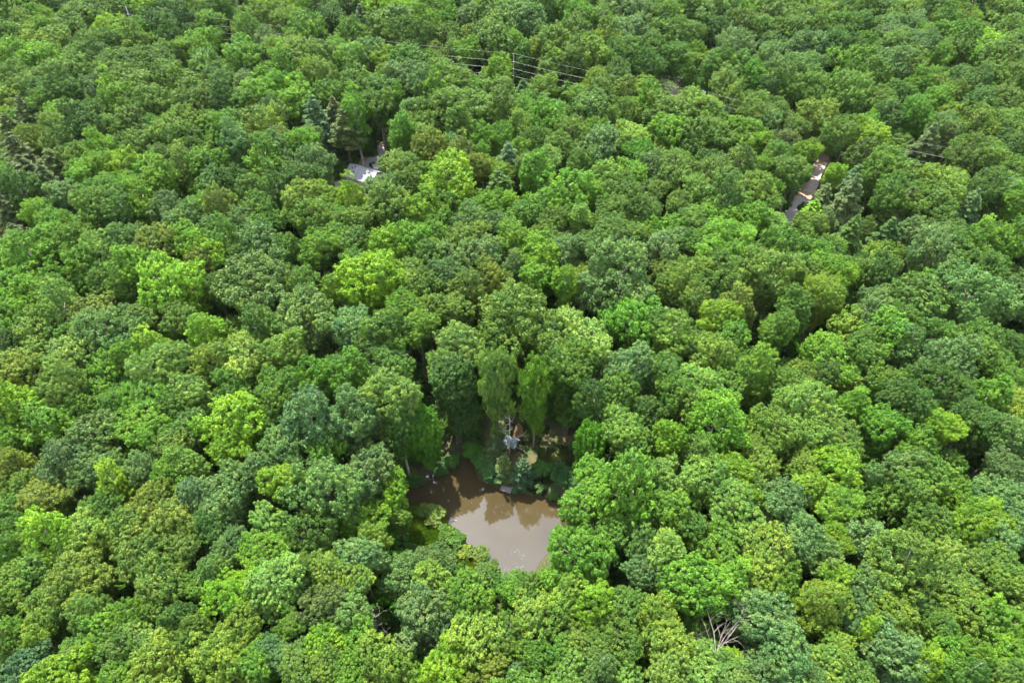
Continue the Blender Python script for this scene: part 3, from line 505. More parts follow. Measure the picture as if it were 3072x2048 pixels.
def label_all(T, noun):
    SH = {'d': 'domed ', 'i': 'ragged ', 'h': 'low ', 'f': 'feathery ', 't': 'upright ', 'p': '', 'c': ''}
    short = {'G': 'mid-green', 'P': 'grey-green', 'Q': 'blue-green', 'Y': 'yellowish'}
    def cn(q): return short.get(q['col']) or CNAME[q['col']].split('-')[0].split(' ')[0]
    opts = []
    for t_ in T:
        w = where(t_['px'], t_['py']); sz, c = size_word(t_['R'], t_['shape']), CNAME[t_['col']]
        base = '%s %s %s %s' % (sz, c, noun, w); b2 = '%s %s%s %s %s' % (sz, SH[t_['shape']], c, noun, w)
        ns = {}
        for q in sorted((q for q in trees if q is not t_ and q['src'] == 'photo' and q['r'] > .6 * t_['r'] and math.hypot(q['px'] - t_['px'], q['py'] - t_['py']) < 2.4 * (t_['r'] + q['r'])), key=lambda q: math.hypot(q['px'] - t_['px'], q['py'] - t_['py'])):
            ddx, ddy = q['px'] - t_['px'], q['py'] - t_['py']
            side = ('right' if ddx > 0 else 'left') if abs(ddx) > abs(ddy) else ('in front' if ddy > 0 else 'behind')
            if q['col'] != t_['col'] and side not in ns: ns[side] = cn(q)
        L = [base, b2]
        L += ['%s, %s crown %s' % (b_, v, k) for b_ in (base, b2) for k, v in ns.items()]
        ks = list(ns.items())
        L += ['%s, %s crown %s, %s %s' % (b_, ks[i][1], ks[i][0], ks[j][1], ks[j][0]) for b_ in (base, b2) for i in range(len(ks)) for j in range(i + 1, len(ks))]
        b3 = '%s %s %s' % (sz, c, noun) + ' ' + w
        L += ['%s, %s' % (b3, ', '.join('%s %s' % (v, k) for k, v in n3)) for n3 in ([ks[:3], ks[1:4], ks[:4]])]
        opts.append([l for l in L if len(l.split()) <= 16])
    lab = [None] * len(T); cnt_ = {}
    for L in opts:
        for l in set(L): cnt_[l] = cnt_.get(l, 0) + 1
    used = set()
    for i, L in enumerate(opts):                       # a wording true of this tree only
        for l in L:
            if cnt_[l] == 1: lab[i] = l; used.add(l); break
    for i, L in enumerate(opts):
        if lab[i] is None:
            v = sorted((j for j in range(len(T)) if L[0] in opts[j]), key=lambda j: T[j]['px']); k = v.index(i)
            o_ = ['leftmost', 'second from left', 'third from left', 'fourth from left', 'fifth from left', 'sixth from left', 'seventh from left']
            l = L[0] + ', ' + ('rightmost' if k == len(v) - 1 else o_[min(k, 6)]) 
            lab[i] = l if l not in used else L[-1]; used.add(lab[i])
    return lab

def in_view(t_): return -t_['r'] * .5 < t_['px'] < 3072 + t_['r'] * .5 and -t_['r'] * .5 < t_['py'] < 2048 + t_['r'] * .5
conif = [t_ for t_ in trees if t_['shape'] in 'pc' and in_view(t_)]
broad = sorted((t_ for t_ in trees if t_['shape'] not in 'pc' and in_view(t_)), key=lambda t_: -(t_['r'] * (1 if t_['src'] == 'photo' else .72)))
NB = 300
indiv = broad[:NB]; ids = set(map(id, indiv)) | set(map(id, conif)); rest = [t_ for t_ in trees if id(t_) not in ids]

def plant(name, T, labels, group, noun_trunk='trunk'):
    for t_, lb in zip(T, labels):
        me, tm = PROTO[t_['shape']][t_['v']]
        e = thing(name, lb, 'tree', (t_['x'], t_['y'], t_['z']), 0, group)
        s = t_['R'] / 5.0
        if 'fsz' in t_ and t_['sz'] > 1.25:
            q = s * 1.05; zq = max(s, (t_['H'] - t_['z'] - t_['bot']) / (t_['eu'] + t_['ed']) * .62)
            c = ob('crown', me, e, (-.5, .3, t_['H'] - t_['z'] - t_['eu'] * zq), t_['rot'], (q * .95, q * .95, zq)); c['tint'] = t_['tint']
            m2 = PROTO['i'][(t_['v'] + 2) % 6][0]
            c = ob('crown', m2, e, (.5, -.3, t_['bot'] + t_['ed'] * zq), t_['rot'] + 2, (q * .85, q * .9, zq)); c['tint'] = t_['tint']
        else:
            c = ob('crown', me, e, (0, 0, t_['zc']), t_['rot'], (s * t_['sx'], s / t_['sx'], s * t_['sz'])); c['tint'] = t_['tint']
        if t_['shape'] in 'pc': k = s * t_['sz']
        else: k = t_['zc'] / ZC
        if t_['shape'] in 'pc':
            ob('trunk', tm, e, (0, 0, t_['zc']), t_['rot'], (s, s, k))
        else:
            ob('trunk', tm, e, (0, 0, t_['zc']), t_['rot'], (s, s, k))
plant('broadleaf_tree', indiv, label_all(indiv, 'tree'), 'broadleaf trees of the forest round the pond')
plant('pine_tree', conif, label_all(conif, 'pine'), 'pines among the broadleaf trees')

# ------------------------------------------------------------------ stuff by geometry nodes
def scatter(name, label, pts, meshes):
    """pts: list of dict(loc, rot, scl(3), tint, idx); meshes: list of meshes, one object instancing them"""
    me = bpy.data.meshes.new(name); me.vertices.add(len(pts))
    me.vertices.foreach_set('co', np.array([p['loc'] for p in pts], np.float32).ravel())
    a = me.attributes.new('rot', 'FLOAT_VECTOR', 'POINT'); a.data.foreach_set('vector', np.array([(0, 0, p['rot']) for p in pts], np.float32).ravel())
    a = me.attributes.new('scl', 'FLOAT_VECTOR', 'POINT'); a.data.foreach_set('vector', np.array([p['scl'] for p in pts], np.float32).ravel())
    a = me.attributes.new('idx', 'INT', 'POINT'); a.data.foreach_set('value', np.array([p['idx'] for p in pts], np.int32))
    a = me.attributes.new('tint', 'FLOAT_VECTOR', 'POINT'); a.data.foreach_set('vector', np.array([p['tint'] for p in pts], np.float32).ravel())
    o = ob(name, me); o['kind'] = 'stuff'; o['label'] = label
    ng = bpy.data.node_groups.new(name, 'GeometryNodeTree'); ng.interface.new_socket('Geometry', in_out='INPUT', socket_type='NodeSocketGeometry'); ng.interface.new_socket('Geometry', in_out='OUTPUT', socket_type='NodeSocketGeometry')
    gi = ng.nodes.new('NodeGroupInput'); go = ng.nodes.new('NodeGroupOutput'); L = ng.links.new
    g2i = ng.nodes.new('GeometryNodeGeometryToInstance')
    for k, m in reversed(list(enumerate(meshes))):
        src = bpy.data.objects.new(name + '_source', m)      # not linked to the scene: only a source
        oi = ng.nodes.new('GeometryNodeObjectInfo'); oi.inputs['Object'].default_value = src; oi.inputs['As Instance'].default_value = False
        L(oi.outputs['Geometry'], g2i.inputs[0])
    iop = ng.nodes.new('GeometryNodeInstanceOnPoints'); L(gi.outputs[0], iop.inputs['Points']); L(g2i.outputs[0], iop.inputs['Instance'])
    iop.inputs['Pick Instance'].default_value = True
    def attr(nm, ty):
        n = ng.nodes.new('GeometryNodeInputNamedAttribute'); n.data_type = ty; n.inputs['Name'].default_value = nm; return n.outputs['Attribute']
    L(attr('idx', 'INT'), iop.inputs['Instance Index']); L(attr('rot', 'FLOAT_VECTOR'), iop.inputs['Rotation']); L(attr('scl', 'FLOAT_VECTOR'), iop.inputs['Scale'])
    L(iop.outputs[0], go.inputs[0])
    md = o.modifiers.new('scatter', 'NODES'); md.node_group = ng
    return o
order = []; index = {}
for k in PROTO:
    for j, (m_, t_) in enumerate(PROTO[k]): index[(k, j)] = len(order); order.append((m_, t_))
pts = []; tp = []
for t_ in rest:
    s = t_['R'] / 5.0
    b_ = dict(loc=(t_['x'], t_['y'], t_['z'] + t_['zc']), rot=t_['rot'], tint=t_['tint'], idx=index[(t_['shape'], t_['v'])])
    pts.append(dict(b_, scl=(s * t_['sx'], s / t_['sx'], s * t_['sz'])))
    pr = proj((t_['x'], t_['y'], t_['z']))
    if t_['y'] < 360: tp.append(dict(b_, scl=(s, s, s * t_['sz'] if t_['shape'] in 'pc' else t_['zc'] / ZC)))
scatter('distant_woodland', 'dense far forest canopy of mixed green crowns running to the top of the photo', pts, [m_ for m_, t_ in order])
scatter('distant_trunks', 'trunks under the far forest canopy', tp, [t_ for m_, t_ in order])
# understorey
um = [crown_mesh('bush%d' % i, 700 + i, 'u', .55, 9, .6)[0] for i in range(3)]
up = []
for it in range(9000):
    y = 20 + 420 * hr.random(); x = hr.uniform(-1, 1) * (70 + y * .85)
    pa = (np.array([x]), np.array([y]))
    if in_poly(x, y, CLEARW) or in_poly(x, y, PONDW) or seg_dist(*pa, PONDW)[0] < 2.2: continue
    pr = proj((x, y, 2))
    c = np.array(TINT[hr.choice('DDGGV')]) * hr.uniform(.7, 1.1); s = hr.uniform(.35, 1.05)
    if in_poly(x, y, MARSHW) or seg_dist(*pa, CLEARW)[0] < 1.2 + 2 * s: continue
    zz = float(terrain(x, y)); blk = False; pq = proj((x, y, zz + s * 3))
    for hh in (s * 2, s * 5.5) if any(bb[0] - 60 < pq[0] < bb[1] + 60 and bb[2] - 90 < pq[1] < bb[3] + 90 for bb in OBB) else ():
        p2 = proj((x, y, zz + hh)); r2 = s * 4.2 / p2[2] * F
        if any(in_poly(p2[0], p2[1], Pp) or seg_dist(np.array([p2[0]]), np.array([p2[1]]), Pp)[0] < r2 for Pp in OPEN[1:]): blk = True; break
    if blk: continue
    up.append(dict(loc=(x, y, float(terrain(x, y)) + s * 2.2), rot=hr.uniform(0, 6.28), scl=(s, s, s), tint=tuple(c), idx=hr.randrange(3)))
scatter('undergrowth', 'shaded bushes and saplings filling the gaps below the canopy', up, um)

# ------------------------------------------------------------------ shrubs and grass of the shore
def ground_at(px, py, dz=0.0):
    p = at(px, py, 1.0)
    for _ in range(4): p = at(px, py, float(terrain(p[0], p[1])) + dz)
    return p
shr = [crown_mesh('shrub_leaf%d' % i, 740 + i, 'u', [.8, .62, .95][i], 13, .9)[0] for i in range(3)]
def stem_mesh():
    mb = MB()
    for k in range(5):
        a = k * 1.257; mb.tube([(0, 0, -5), (math.cos(a) * 1.2, math.sin(a) * 1.2, -2), (math.cos(a) * 2.4, math.sin(a) * 2.4, 1)], [.3, .2, .06], 5)
    return mb.mesh('shrub_stem', M_BARK, True)
STEM = stem_mesh()
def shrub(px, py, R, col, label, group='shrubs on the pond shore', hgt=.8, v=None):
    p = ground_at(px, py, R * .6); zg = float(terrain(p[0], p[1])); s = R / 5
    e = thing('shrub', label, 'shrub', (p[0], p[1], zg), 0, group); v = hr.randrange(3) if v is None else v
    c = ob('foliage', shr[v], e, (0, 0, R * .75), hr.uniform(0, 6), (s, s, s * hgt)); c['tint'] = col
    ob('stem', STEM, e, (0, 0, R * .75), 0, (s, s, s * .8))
for a in [(1303, 1548, 2.3, (.110, .170, .030), 'rounded yellow-green willow shrub on the left pond shore beside the fallen branch', .75),
          (1270, 1533, 1.5, (.080, .160, .020), 'small lime shrub left of the rounded shrub on the pond shore', .7),
          (1338, 1598, 1.7, (.060, .130, .016), 'bright green shrub halfway down the left pond shore', .8),
          (1368, 1625, 1.9, (.062, .135, .018), 'bushy green shrub leaning to the water on the left pond shore', .8),
          (1392, 1658, 1.5, (.110, .165, .014), 'yellow-lime low shrub on the lower left pond shore', .6),
          (1437, 1668, 2.0, (.105, .160, .028), 'tufted pale yellow-green shrub at the lower left pond shore', .9),
          (1470, 1700, 1.5, (.080, .140, .024), 'narrow pale green shrub next to the pond tip', .9),
          (1502, 1745, 1.9, (.050, .120, .018), 'green shrub at the near tip of the pond', .7),
          (1548, 1745, 2.1, (.066, .140, .018), 'bright low shrub right of the near pond tip', .7),
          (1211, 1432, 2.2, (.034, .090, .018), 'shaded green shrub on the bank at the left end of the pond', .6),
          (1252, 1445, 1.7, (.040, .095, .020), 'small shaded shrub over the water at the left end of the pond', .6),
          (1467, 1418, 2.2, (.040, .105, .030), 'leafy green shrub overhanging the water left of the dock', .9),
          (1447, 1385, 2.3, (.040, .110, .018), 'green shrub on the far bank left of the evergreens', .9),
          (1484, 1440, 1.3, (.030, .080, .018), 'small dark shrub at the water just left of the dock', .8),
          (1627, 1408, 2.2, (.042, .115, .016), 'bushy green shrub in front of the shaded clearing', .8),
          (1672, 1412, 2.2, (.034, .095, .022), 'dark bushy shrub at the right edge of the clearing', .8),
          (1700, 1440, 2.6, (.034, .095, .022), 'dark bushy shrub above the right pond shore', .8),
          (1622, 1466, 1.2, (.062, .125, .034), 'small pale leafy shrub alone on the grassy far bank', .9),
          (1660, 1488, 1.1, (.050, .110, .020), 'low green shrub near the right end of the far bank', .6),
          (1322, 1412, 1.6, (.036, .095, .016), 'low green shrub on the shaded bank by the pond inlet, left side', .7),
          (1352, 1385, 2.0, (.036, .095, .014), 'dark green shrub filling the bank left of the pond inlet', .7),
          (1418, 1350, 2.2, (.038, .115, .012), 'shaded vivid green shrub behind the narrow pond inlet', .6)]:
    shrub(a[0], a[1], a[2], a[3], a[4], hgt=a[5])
def pcol(px, py, R, key, v, tint, name, label, cat, zc_k=1.0, sx=1.0):
    me, tm = PROTO[key][v]; s = R
    h = s * 8.5 * .5
    p = ground_at(px, py, h); zg = float(terrain(p[0], p[1]))
    e = thing(name, label, cat, (p[0], p[1], zg), 0, 'evergreens between clearing and pond')
    c = ob('crown', me, e, (0, 0, h), hr.uniform(0, 6), (s * sx, s * sx, s)); c['tint'] = tint
    ob('trunk', tm, e, (0, 0, h), 0, (s * sx, s * sx, s))
pcol(1512, 1400, .82, 'c', 0, (.066, .100, .024), 'cedar_tree', 'olive cedar behind the left side of the dock', 'cedar')
pcol(1566, 1415, .92, 'c', 0, (.036, .080, .032), 'cedar_tree', 'dark feathery cedar just right of and behind the dock', 'cedar')
pcol(1486, 1346, .86, 'c', 0, (.040, .066, .020), 'cedar_tree', 'dull dark cedar in shade left of the shelter', 'cedar', sx=1.2)
pcol(1556, 1292, .52, 'c', 0, (.17, .125, .065), 'dead_cedar_tree', 'dead tan-needled evergreen behind the grey snag', 'dead cedar', sx=.8)

def tuft(name, seed, n, h, w):
    r = np.random.default_rng(seed); a = r.uniform(0, 6.28, n); b = r.uniform(0, w, n); x = np.cos(a) * b; y = np.sin(a) * b; hh = h * r.uniform(.5, 1.1, n)
    ln = r.uniform(.15, .6, n) * h; a2 = a + r.normal(0, .7, n); tx = x + np.cos(a2) * ln; ty = y + np.sin(a2) * ln; ww = .035 * r.uniform(.7, 1.5, n); px_ = -np.sin(a2) * ww; py_ = np.cos(a2) * ww; z = np.zeros(n)
    V = np.stack([np.stack([x - px_, y - py_, z], 1), np.stack([x + px_, y + py_, z], 1), np.stack([(x + tx) / 2 + px_ * 2, (y + ty) / 2 + py_ * 2, hh * .85], 1), np.stack([tx, ty, hh], 1)], 1).reshape(-1, 3)
    return mesh_np(name, V, np.arange(n * 4).reshape(n, 4), M_LEAF, np.repeat(r.uniform(.2, .8, n), 4))
tf = [tuft('grass_tuft%d' % i, 60 + i, 46, 1.0, .35) for i in range(3)]
gp = []
mx0, mx1 = min(p[0] for p in MARSH), max(p[0] for p in MARSH); my0, my1 = min(p[1] for p in MARSH), max(p[1] for p in MARSH)
for it in range(9000):
    x, y = hr.uniform(mx0, mx1), hr.uniform(my0, my1)
    if not in_poly(x, y, MARSHW) or in_poly(x, y, PONDW): continue
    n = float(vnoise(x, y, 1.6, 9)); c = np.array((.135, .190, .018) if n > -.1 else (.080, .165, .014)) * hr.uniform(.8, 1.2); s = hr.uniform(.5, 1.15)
    gp.append(dict(loc=(x, y, float(terrain(x, y)) - .03), rot=hr.uniform(0, 6.28), scl=(s, s, s * hr.uniform(.7, 1.2)), tint=tuple(c), idx=hr.randrange(3)))
    if len(gp) > 2300: break
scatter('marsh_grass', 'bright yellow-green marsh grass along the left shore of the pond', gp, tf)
gp = []
cx0, cx1 = min(p[0] for p in CLEAR), max(p[0] for p in CLEAR); cy0, cy1 = min(p[1] for p in CLEAR), max(p[1] for p in CLEAR)
for it in range(9000):
    x, y = hr.uniform(cx0, cx1), hr.uniform(cy0, cy1)
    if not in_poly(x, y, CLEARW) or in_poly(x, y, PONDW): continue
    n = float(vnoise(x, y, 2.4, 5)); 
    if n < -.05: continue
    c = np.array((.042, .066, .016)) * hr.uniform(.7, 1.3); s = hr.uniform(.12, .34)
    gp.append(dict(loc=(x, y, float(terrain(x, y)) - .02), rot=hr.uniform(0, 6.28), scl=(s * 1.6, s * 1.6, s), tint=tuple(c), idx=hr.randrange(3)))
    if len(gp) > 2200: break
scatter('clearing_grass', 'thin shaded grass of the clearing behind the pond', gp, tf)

# ------------------------------------------------------------------ leafless trees
def limb(mb, r, p, d, ln, rad, lev, up=.25, wob=.25, kids=3):
    pts = [p]; rr = [rad]; n = 4; q = Vector(p); dd = Vector(d).normalized()
    for i in range(n):
        dd = (dd + Vector((r.gauss(0, wob), r.gauss(0, wob), r.gauss(0, wob) + up * .3))).normalized(); q = q + dd * ln / n; pts.append(q.copy()); rr.append(rad * (1 - (i + 1) / (n + .6)))
    mb.tube(pts, rr, 5 if rad > .05 else 4, cap=False)
    if lev > 0:
        for k in range(kids):
            i = r.randint(1, n); ax = Vector((r.gauss(0, 1), r.gauss(0, 1), r.gauss(0, .6) + .2)).normalized()
            nd = (dd * .9 + ax * .9).normalized(); limb(mb, r, pts[i], nd, ln * r.uniform(.4, .68), max(.016, rr[i] * .75), lev - 1, up, wob, kids)
def bare_tree(px, py, zref, label, height, crown, seed, material, rad=.22, nl=7, start=.45, lev=2, upl=.6, name='dead_tree', limbs=None, kids=3, group=None, lean=(0, 0)):
    r = random.Random(seed); p = at(px, py, zref); zg = float(terrain(p[0], p[1]))
    e = thing(name, label, 'dead tree', (p[0], p[1], zg), 0, group or 'leafless dead trees')
    pts = []; rr = []; n = 7
    for i in range(n):
        f = i / (n - 1); pts.append(Vector((lean[0] * f + r.uniform(-.15, .15) * (f > 0), lean[1] * f + r.uniform(-.15, .15) * (f > 0), -.4 + (height + .4) * f))); rr.append(rad * (1 - .85 * f))
    ob('trunk', MB().tube(pts, rr, 7).mesh('dead_trunk', material, True), e)
    if limbs:
        for (z0, vec, w) in limbs:
            mb = MB(); limb(mb, r, (0, 0, z0), Vector(vec), Vector(vec).length, w, lev, .1, .16, kids); ob('branch', mb.mesh('branch', material, True), e)
    else:
        for k in range(nl):
            f = start + (1 - start) * (k + .5) / nl; i = min(n - 2, int(f * (n - 1))); q = pts[i].lerp(pts[i + 1], f * (n - 1) - i); a = k * 2.4 + r.uniform(-.4, .4)
            v = Vector((math.cos(a), math.sin(a), upl * r.uniform(.6, 1.4))); mb = MB(); limb(mb, r, q, v, crown * (1.15 - .5 * (f - start) / (1 - start)) * r.uniform(.8, 1.15), rad * .5 * (1 - .5 * f), lev, .25, .22, kids)
            ob('branch', mb.mesh('branch', material, True), e)
    return e
# the bleached one low on the right: its limbs fan out from a fork seen from above
k = .0467
def fan(dx, dy, z): return (dx * k, (dy * k - .34 * z) / .94, z)
M_BLEACH = simple('bleached_wood', (0.19, 0.165, 0.145), 0.9, 0.3, 2.5)
bare_tree(2143, 1975, 16.0, 'bleached bare tree with forked white limbs beside a lime bush', 16.2, 3, 5, M_BLEACH, .26, lev=2, kids=3, name='dead_tree',
          limbs=[(16.1, fan(-30, 125, 2.5), 0.101), (16.1, fan(3, 128, 2.8), 0.086), (15.9, fan(22, 122, 3.2), 0.094), (15.7, fan(92, 118, 2.4), 0.108), (15.8, fan(60, 66, 1.8), 0.072), (15.4, fan(76, 50, 1.0), 0.079), (15.0, fan(-64, 26, .9), 0.086), (15.2, fan(-60, 64, 1.2), 0.072), (15.5, fan(50, 100, 3.4), 0.072)])
bare_tree(1526, 1364, 1.3, 'grey barkless snag with bare twigs standing beside the small shelter', 12.8, 2.3, 11, M_DEAD, .19, nl=11, start=.42, lev=2, upl=.15, kids=2, lean=(.3, .2))
bare_tree(2008, 318, 12, 'wide grey leafless tree behind the power line', 17, 5.2, 12, M_DEAD2, .3, nl=10, start=.6, lev=3, upl=1.1, kids=3)
bare_tree(2030, 322, 12, 'second grey leafless crown just right of the wide one', 15, 4.2, 22, M_DEAD2, .24, nl=8, start=.6, lev=3, upl=1.0, kids=3)
bare_tree(2984, 655, 10, 'small brown leafless tree near the right edge of the photo', 13, 2.8, 13, M_DEAD2, .16, nl=10, start=.7, lev=2, upl=1.1, kids=4)
bare_tree(1140, 1925, 9, 'brown leafless tree with tangled twigs left of the lower centre', 16.5, 3.0, 14, M_DEAD, .17, nl=10, start=.55, lev=2, upl=1.2, kids=3, lean=(-.4, .3))
bare_tree(925, 1893, 12, 'pale leafless branches drooping into a dark gap at lower left', 14, 3.0, 15, M_DEAD, .13, nl=7, start=.75, lev=2, upl=.3, kids=3)
bare_tree(718, 45, 12, 'grey-brown leafless tree near the top edge left of centre', 17, 3.4, 16, M_DEAD2, .2, nl=9, start=.65, lev=2, upl=1.3, kids=4)
bare_tree(2225, 438, 11, 'half dead tree with pale limbs above the lane on the right', 15, 3.6, 17, M_DEAD, .17, nl=6, start=.6, lev=2, upl=1.0, kids=2)
bare_tree(765, 1150, 14, 'pale twisted bare limbs in a dark gap left of the photo centre', 14.5, 2.9, 18, M_DEAD, .15, nl=6, start=.75, lev=2, upl=.5, kids=2)
bare_tree(1615, 1875, 15, 'thin bare twigs showing through the olive crown below the pond', 16.5, 2.0, 19, M_DEAD2, .1, nl=6, start=.8, lev=2, upl=.9, kids=3)
bare_tree(2480, 1775, 16, 'short pale broken branch between green crowns at lower right', 16.5, 2.0, 20, M_DEAD, .12, nl=3, start=.9, lev=1, upl=.5, kids=2)
bare_tree(1655, 610 + 0, 16, 'thin bare twig cluster in the canopy above the photo centre', 17, 1.6, 21, M_DEAD2, .1, nl=5, start=.8, lev=2, upl=.9, kids=2)

# ------------------------------------------------------------------ dock, shelter, bench, fallen branch
M_PLANK = simple('weathered_plank', (.13, .125, .115), .85, .3, 3.0); M_POST = simple('dark_timber', (.07, .055, .045), .9, .3, 3.0)
p = at(1520, 1464, .35); yaw = R_(-20)
e = thing('dock', 'small square grey plank dock at the far shore of the pond', 'dock', (p[0], p[1], 0), yaw)
pm = MB().box((0, 0, 0), (.235, 1.75, .05)).mesh('plank', M_PLANK)
for i in range(9): ob('plank', pm, e, (-1.0 + i * .25, hr.uniform(-.03, .03), .38 + hr.uniform(-.01, .01)))
fm = MB().box((0, 0, 0), (2.2, .10, .14)).mesh('beam', M_POST)
for y_ in (-.75, 0, .75): ob('beam', fm, e, (0, y_, .28))
qm = MB().box((0, 0, 0), (.12, .12, 1.7)).mesh('post', M_POST)
for x_ in (-1.12, 1.12):
    for y_ in (-.8, .8): ob('post', qm, e, (x_, y_, -.1))

M_ROOF = simple('blue_grey_shingle', (.075, .10, .115), .8, .25, 4.0); M_ROOFH = simple('pale_grey_roof', (.17, .17, .18), .85, .12, .8)
p = ground_at(1533, 1345); yaw = R_(-26)
e = thing('shelter', 'tiny open timber shelter with blue-grey gable roof beside the snag', 'shelter', (p[0], p[1], float(terrain(p[0], p[1]))), yaw)
qm = MB().box((0, 0, 1.05), (.11, .11, 2.3)).mesh('post', M_POST)
for x_ in (-1.1, 1.1):
    for y_ in (-.85, .85): ob('post', qm, e, (x_, y_, 0))
for sgn in (-1, 1):
    for q in range(5):
        a0 = q / 5; a1 = (q + 1) / 5 + .02; y0, y1 = sgn * a0 * 1.25, sgn * a1 * 1.25; z0, z1 = 2.85 - a0 * .72, 2.85 - a1 * .72
        mb = MB(); L_ = 1.4
        for dz in (0.0, .05): mb.v += [(-L_, y0, z0 + dz), (L_, y0, z0 + dz), (L_, y1, z1 + dz + .02), (-L_, y1, z1 + dz + .02)]
        mb.f += [(0, 1, 2, 3), (7, 6, 5, 4), (0, 4, 5, 1), (1, 5, 6, 2), (2, 6, 7, 3), (3, 7, 4, 0)]
        ob('shingle_course', mb.mesh('shingle_course', M_ROOF), e)
ob('ridge_cap', MB().box((0, 0, 2.92), (2.84, .2, .05)).mesh('ridge_cap', M_ROOF), e)
gm = MB(); gm.v += [(0, -1.0, 2.2), (0, 1.0, 2.2), (0, 0, 2.78), (.05, -1.0, 2.2), (.05, 1.0, 2.2), (.05, 0, 2.78)]; gm.f += [(0, 2, 1), (3, 4, 5), (0, 1, 4, 3), (1, 2, 5, 4), (2, 0, 3, 5)]
gme = gm.mesh('gable', M_POST)
for x_ in (-1.2, 1.2): ob('gable', gme, e, (x_, 0, 0))
p = ground_at(1560, 1352)
e = thing('bench', 'dark slatted bench on the grass right of the shelter', 'bench', (p[0], p[1], float(terrain(p[0], p[1]))), R_(-24))
M_DK = simple('dark_stained_wood', (.03, .028, .03), .7, .3, 5)
sm = MB().box((0, 0, 0), (1.35, .12, .04)).mesh('slat', M_DK)
for i in range(3): ob('slat', sm, e, (0, -.22 + i * .16, .45))
for i in range(3): ob('slat', sm, e, (0, .30 + i * .03, .58 + i * .15))
lm = MB().box((0, 0, .24), (.08, .5, .5)).mesh('leg', M_DK)
for x_ in (-.6, .6): ob('leg', lm, e, (x_, 0, 0))
p = at(1358, 1563, .02); r = random.Random(4)
e = thing('fallen_branch', 'bleached forked branch lying in the water off the left shore', 'branch', (p[0], p[1], 0.02), R_(10))
for v in [(-1.3, .1, .1), (1.1, -.15, .12), (.5, .6, .35), (.2, .3, .6)]:
    mb = MB(); limb(mb, r, (0, 0, .05), Vector(v), Vector(v).length, .05, 1, .05, .15, 2); ob('twig', mb.mesh('twig', M_DEAD, True), e)
for i, (a, b_, lb) in enumerate([(1455, 1446, 'pale leaning stake in the water left of the dock'), (1463, 1450, 'second pale stake leaning out of the water left of the dock')]):
    p = at(a, b_, 0); thing('stake', lb, 'stake', (p[0], p[1], 0), 0, 'stakes left of the dock', MB().tube([(0, 0, -.5), (.25 - .4 * i, .1, .9)], [.06, .035], 5).mesh('stake', M_DEAD))
# floating leaves near the tip of the pond
fl = MB(); r = random.Random(8); cl = [(1536, 1693, 26), (1548, 1655, 14), (1568, 1665, 14), (1515, 1712, 22), (1558, 1698, 12), (1400, 1500, 90), (1540, 1580, 80)]
for a, b_, w in cl:
    for q in range(12 if w < 50 else 6):
        p = at(a + r.gauss(0, w * .5), b_ + r.gauss(0, w * .35), 0)
        if not in_poly(p[0], p[1], PONDW): continue
        n = r.randint(4, 6); s_ = r.uniform(.02, .09); a_ = r.uniform(0, 6)
        fl.poly([(p[0] + math.cos(a_ + j * 6.283 / n) * s_ * r.uniform(.5, 1.4), p[1] + math.sin(a_ + j * 6.283 / n) * s_ * r.uniform(.4, 1.1), .006) for j in range(n)])
o = ob('floating_leaves', fl.mesh('floating_leaves', simple('pond_scum', (.12, .13, .12), .7, .3, 6))); o['kind'] = 'stuff'; o['label'] = 'pale leaves and scum floating on the pond'

# ------------------------------------------------------------------ lanes, house, vehicle, pool
def ribbon(name, px, width, material, dz=.05, taper=None):
    P = [ground_at(a, b_) for a, b_ in px]; Q = []
    for i in range(len(P) - 1):
        for j in range(6): Q.append(P[i] + (P[i + 1] - P[i]) * j / 6)
    Q.append(P[-1]); Q = np.array(Q); Q[:, :2] = np.array([Q[max(0, i - 3):i + 4, :2].mean(0) for i in range(len(Q))])
    mb = MB(); M_ = 5
    for i, q in enumerate(Q):
        d = unit(Q[min(i + 1, len(Q) - 1)] - Q[max(i - 1, 0)]); n = np.array([-d[1], d[0]]); w = width * (1 + .10 * math.sin(i * 1.3) + .06 * math.sin(i * 2.9))
        for k_ in range(M_ + 1):
            x, y = q[:2] + n * w * (k_ / M_ - .5); mb.v.append((x, y, float(terrain(x, y)) + dz + .02 * (1 - abs(k_ / M_ - .5) * 2)))
    for i in range(len(Q) - 1):
        for k_ in range(M_): a = i * (M_ + 1) + k_; mb.f.append((a, a + 1, a + M_ + 2, a + M_ + 1))
    o = ob(name, mb.mesh(name, material, True)); o['kind'] = 'structure'; return Q
M_ASPH = simple('worn_asphalt', (.21, .20, .195), .9, .15, 1.0); M_GRAV = simple('pale_gravel', (.24, .20, .165), .95, .3, 1.6); M_CONC = simple('pale_concrete', (.34, .32, .29), .9, .12, 1.0)
M_EARTH = simple('tan_earth', (.20, .145, .095), .95, .3, 1.4)
ribbon('dirt_verge', [(1158, 425), (1132, 462), (1105, 490), (1078, 508), (1050, 526), (1015, 552), (980, 575)], 7.5, M_EARTH, .04)
ribbon('road', [(1160, 428), (1138, 464), (1113, 490), (1088, 510), (1060, 530), (1025, 552), (990, 575), (950, 600)], 4.0, M_ASPH, .08)
ribbon('driveway', [(1098, 502), (1125, 508), (1155, 512)], 6.5, M_CONC, .12)
ribbon('dirt_track', [(2330, 672), (2365, 652), (2400, 622), (2425, 588), (2445, 548), (2460, 515), (2478, 480), (2500, 445), (2530, 415)], 6.0, M_EARTH, .04)
ribbon('lane', [(2330, 668), (2365, 648), (2400, 620), (2424, 588)], 4.6, M_ASPH, .08)
ribbon('gravel_lane', [(2424, 588), (2444, 550), (2458, 518), (2472, 490)], 3.6, M_GRAV, .09)
ribbon('path', [(1000, 585), (985, 610), (965, 640)], 5.0, M_EARTH, .11)

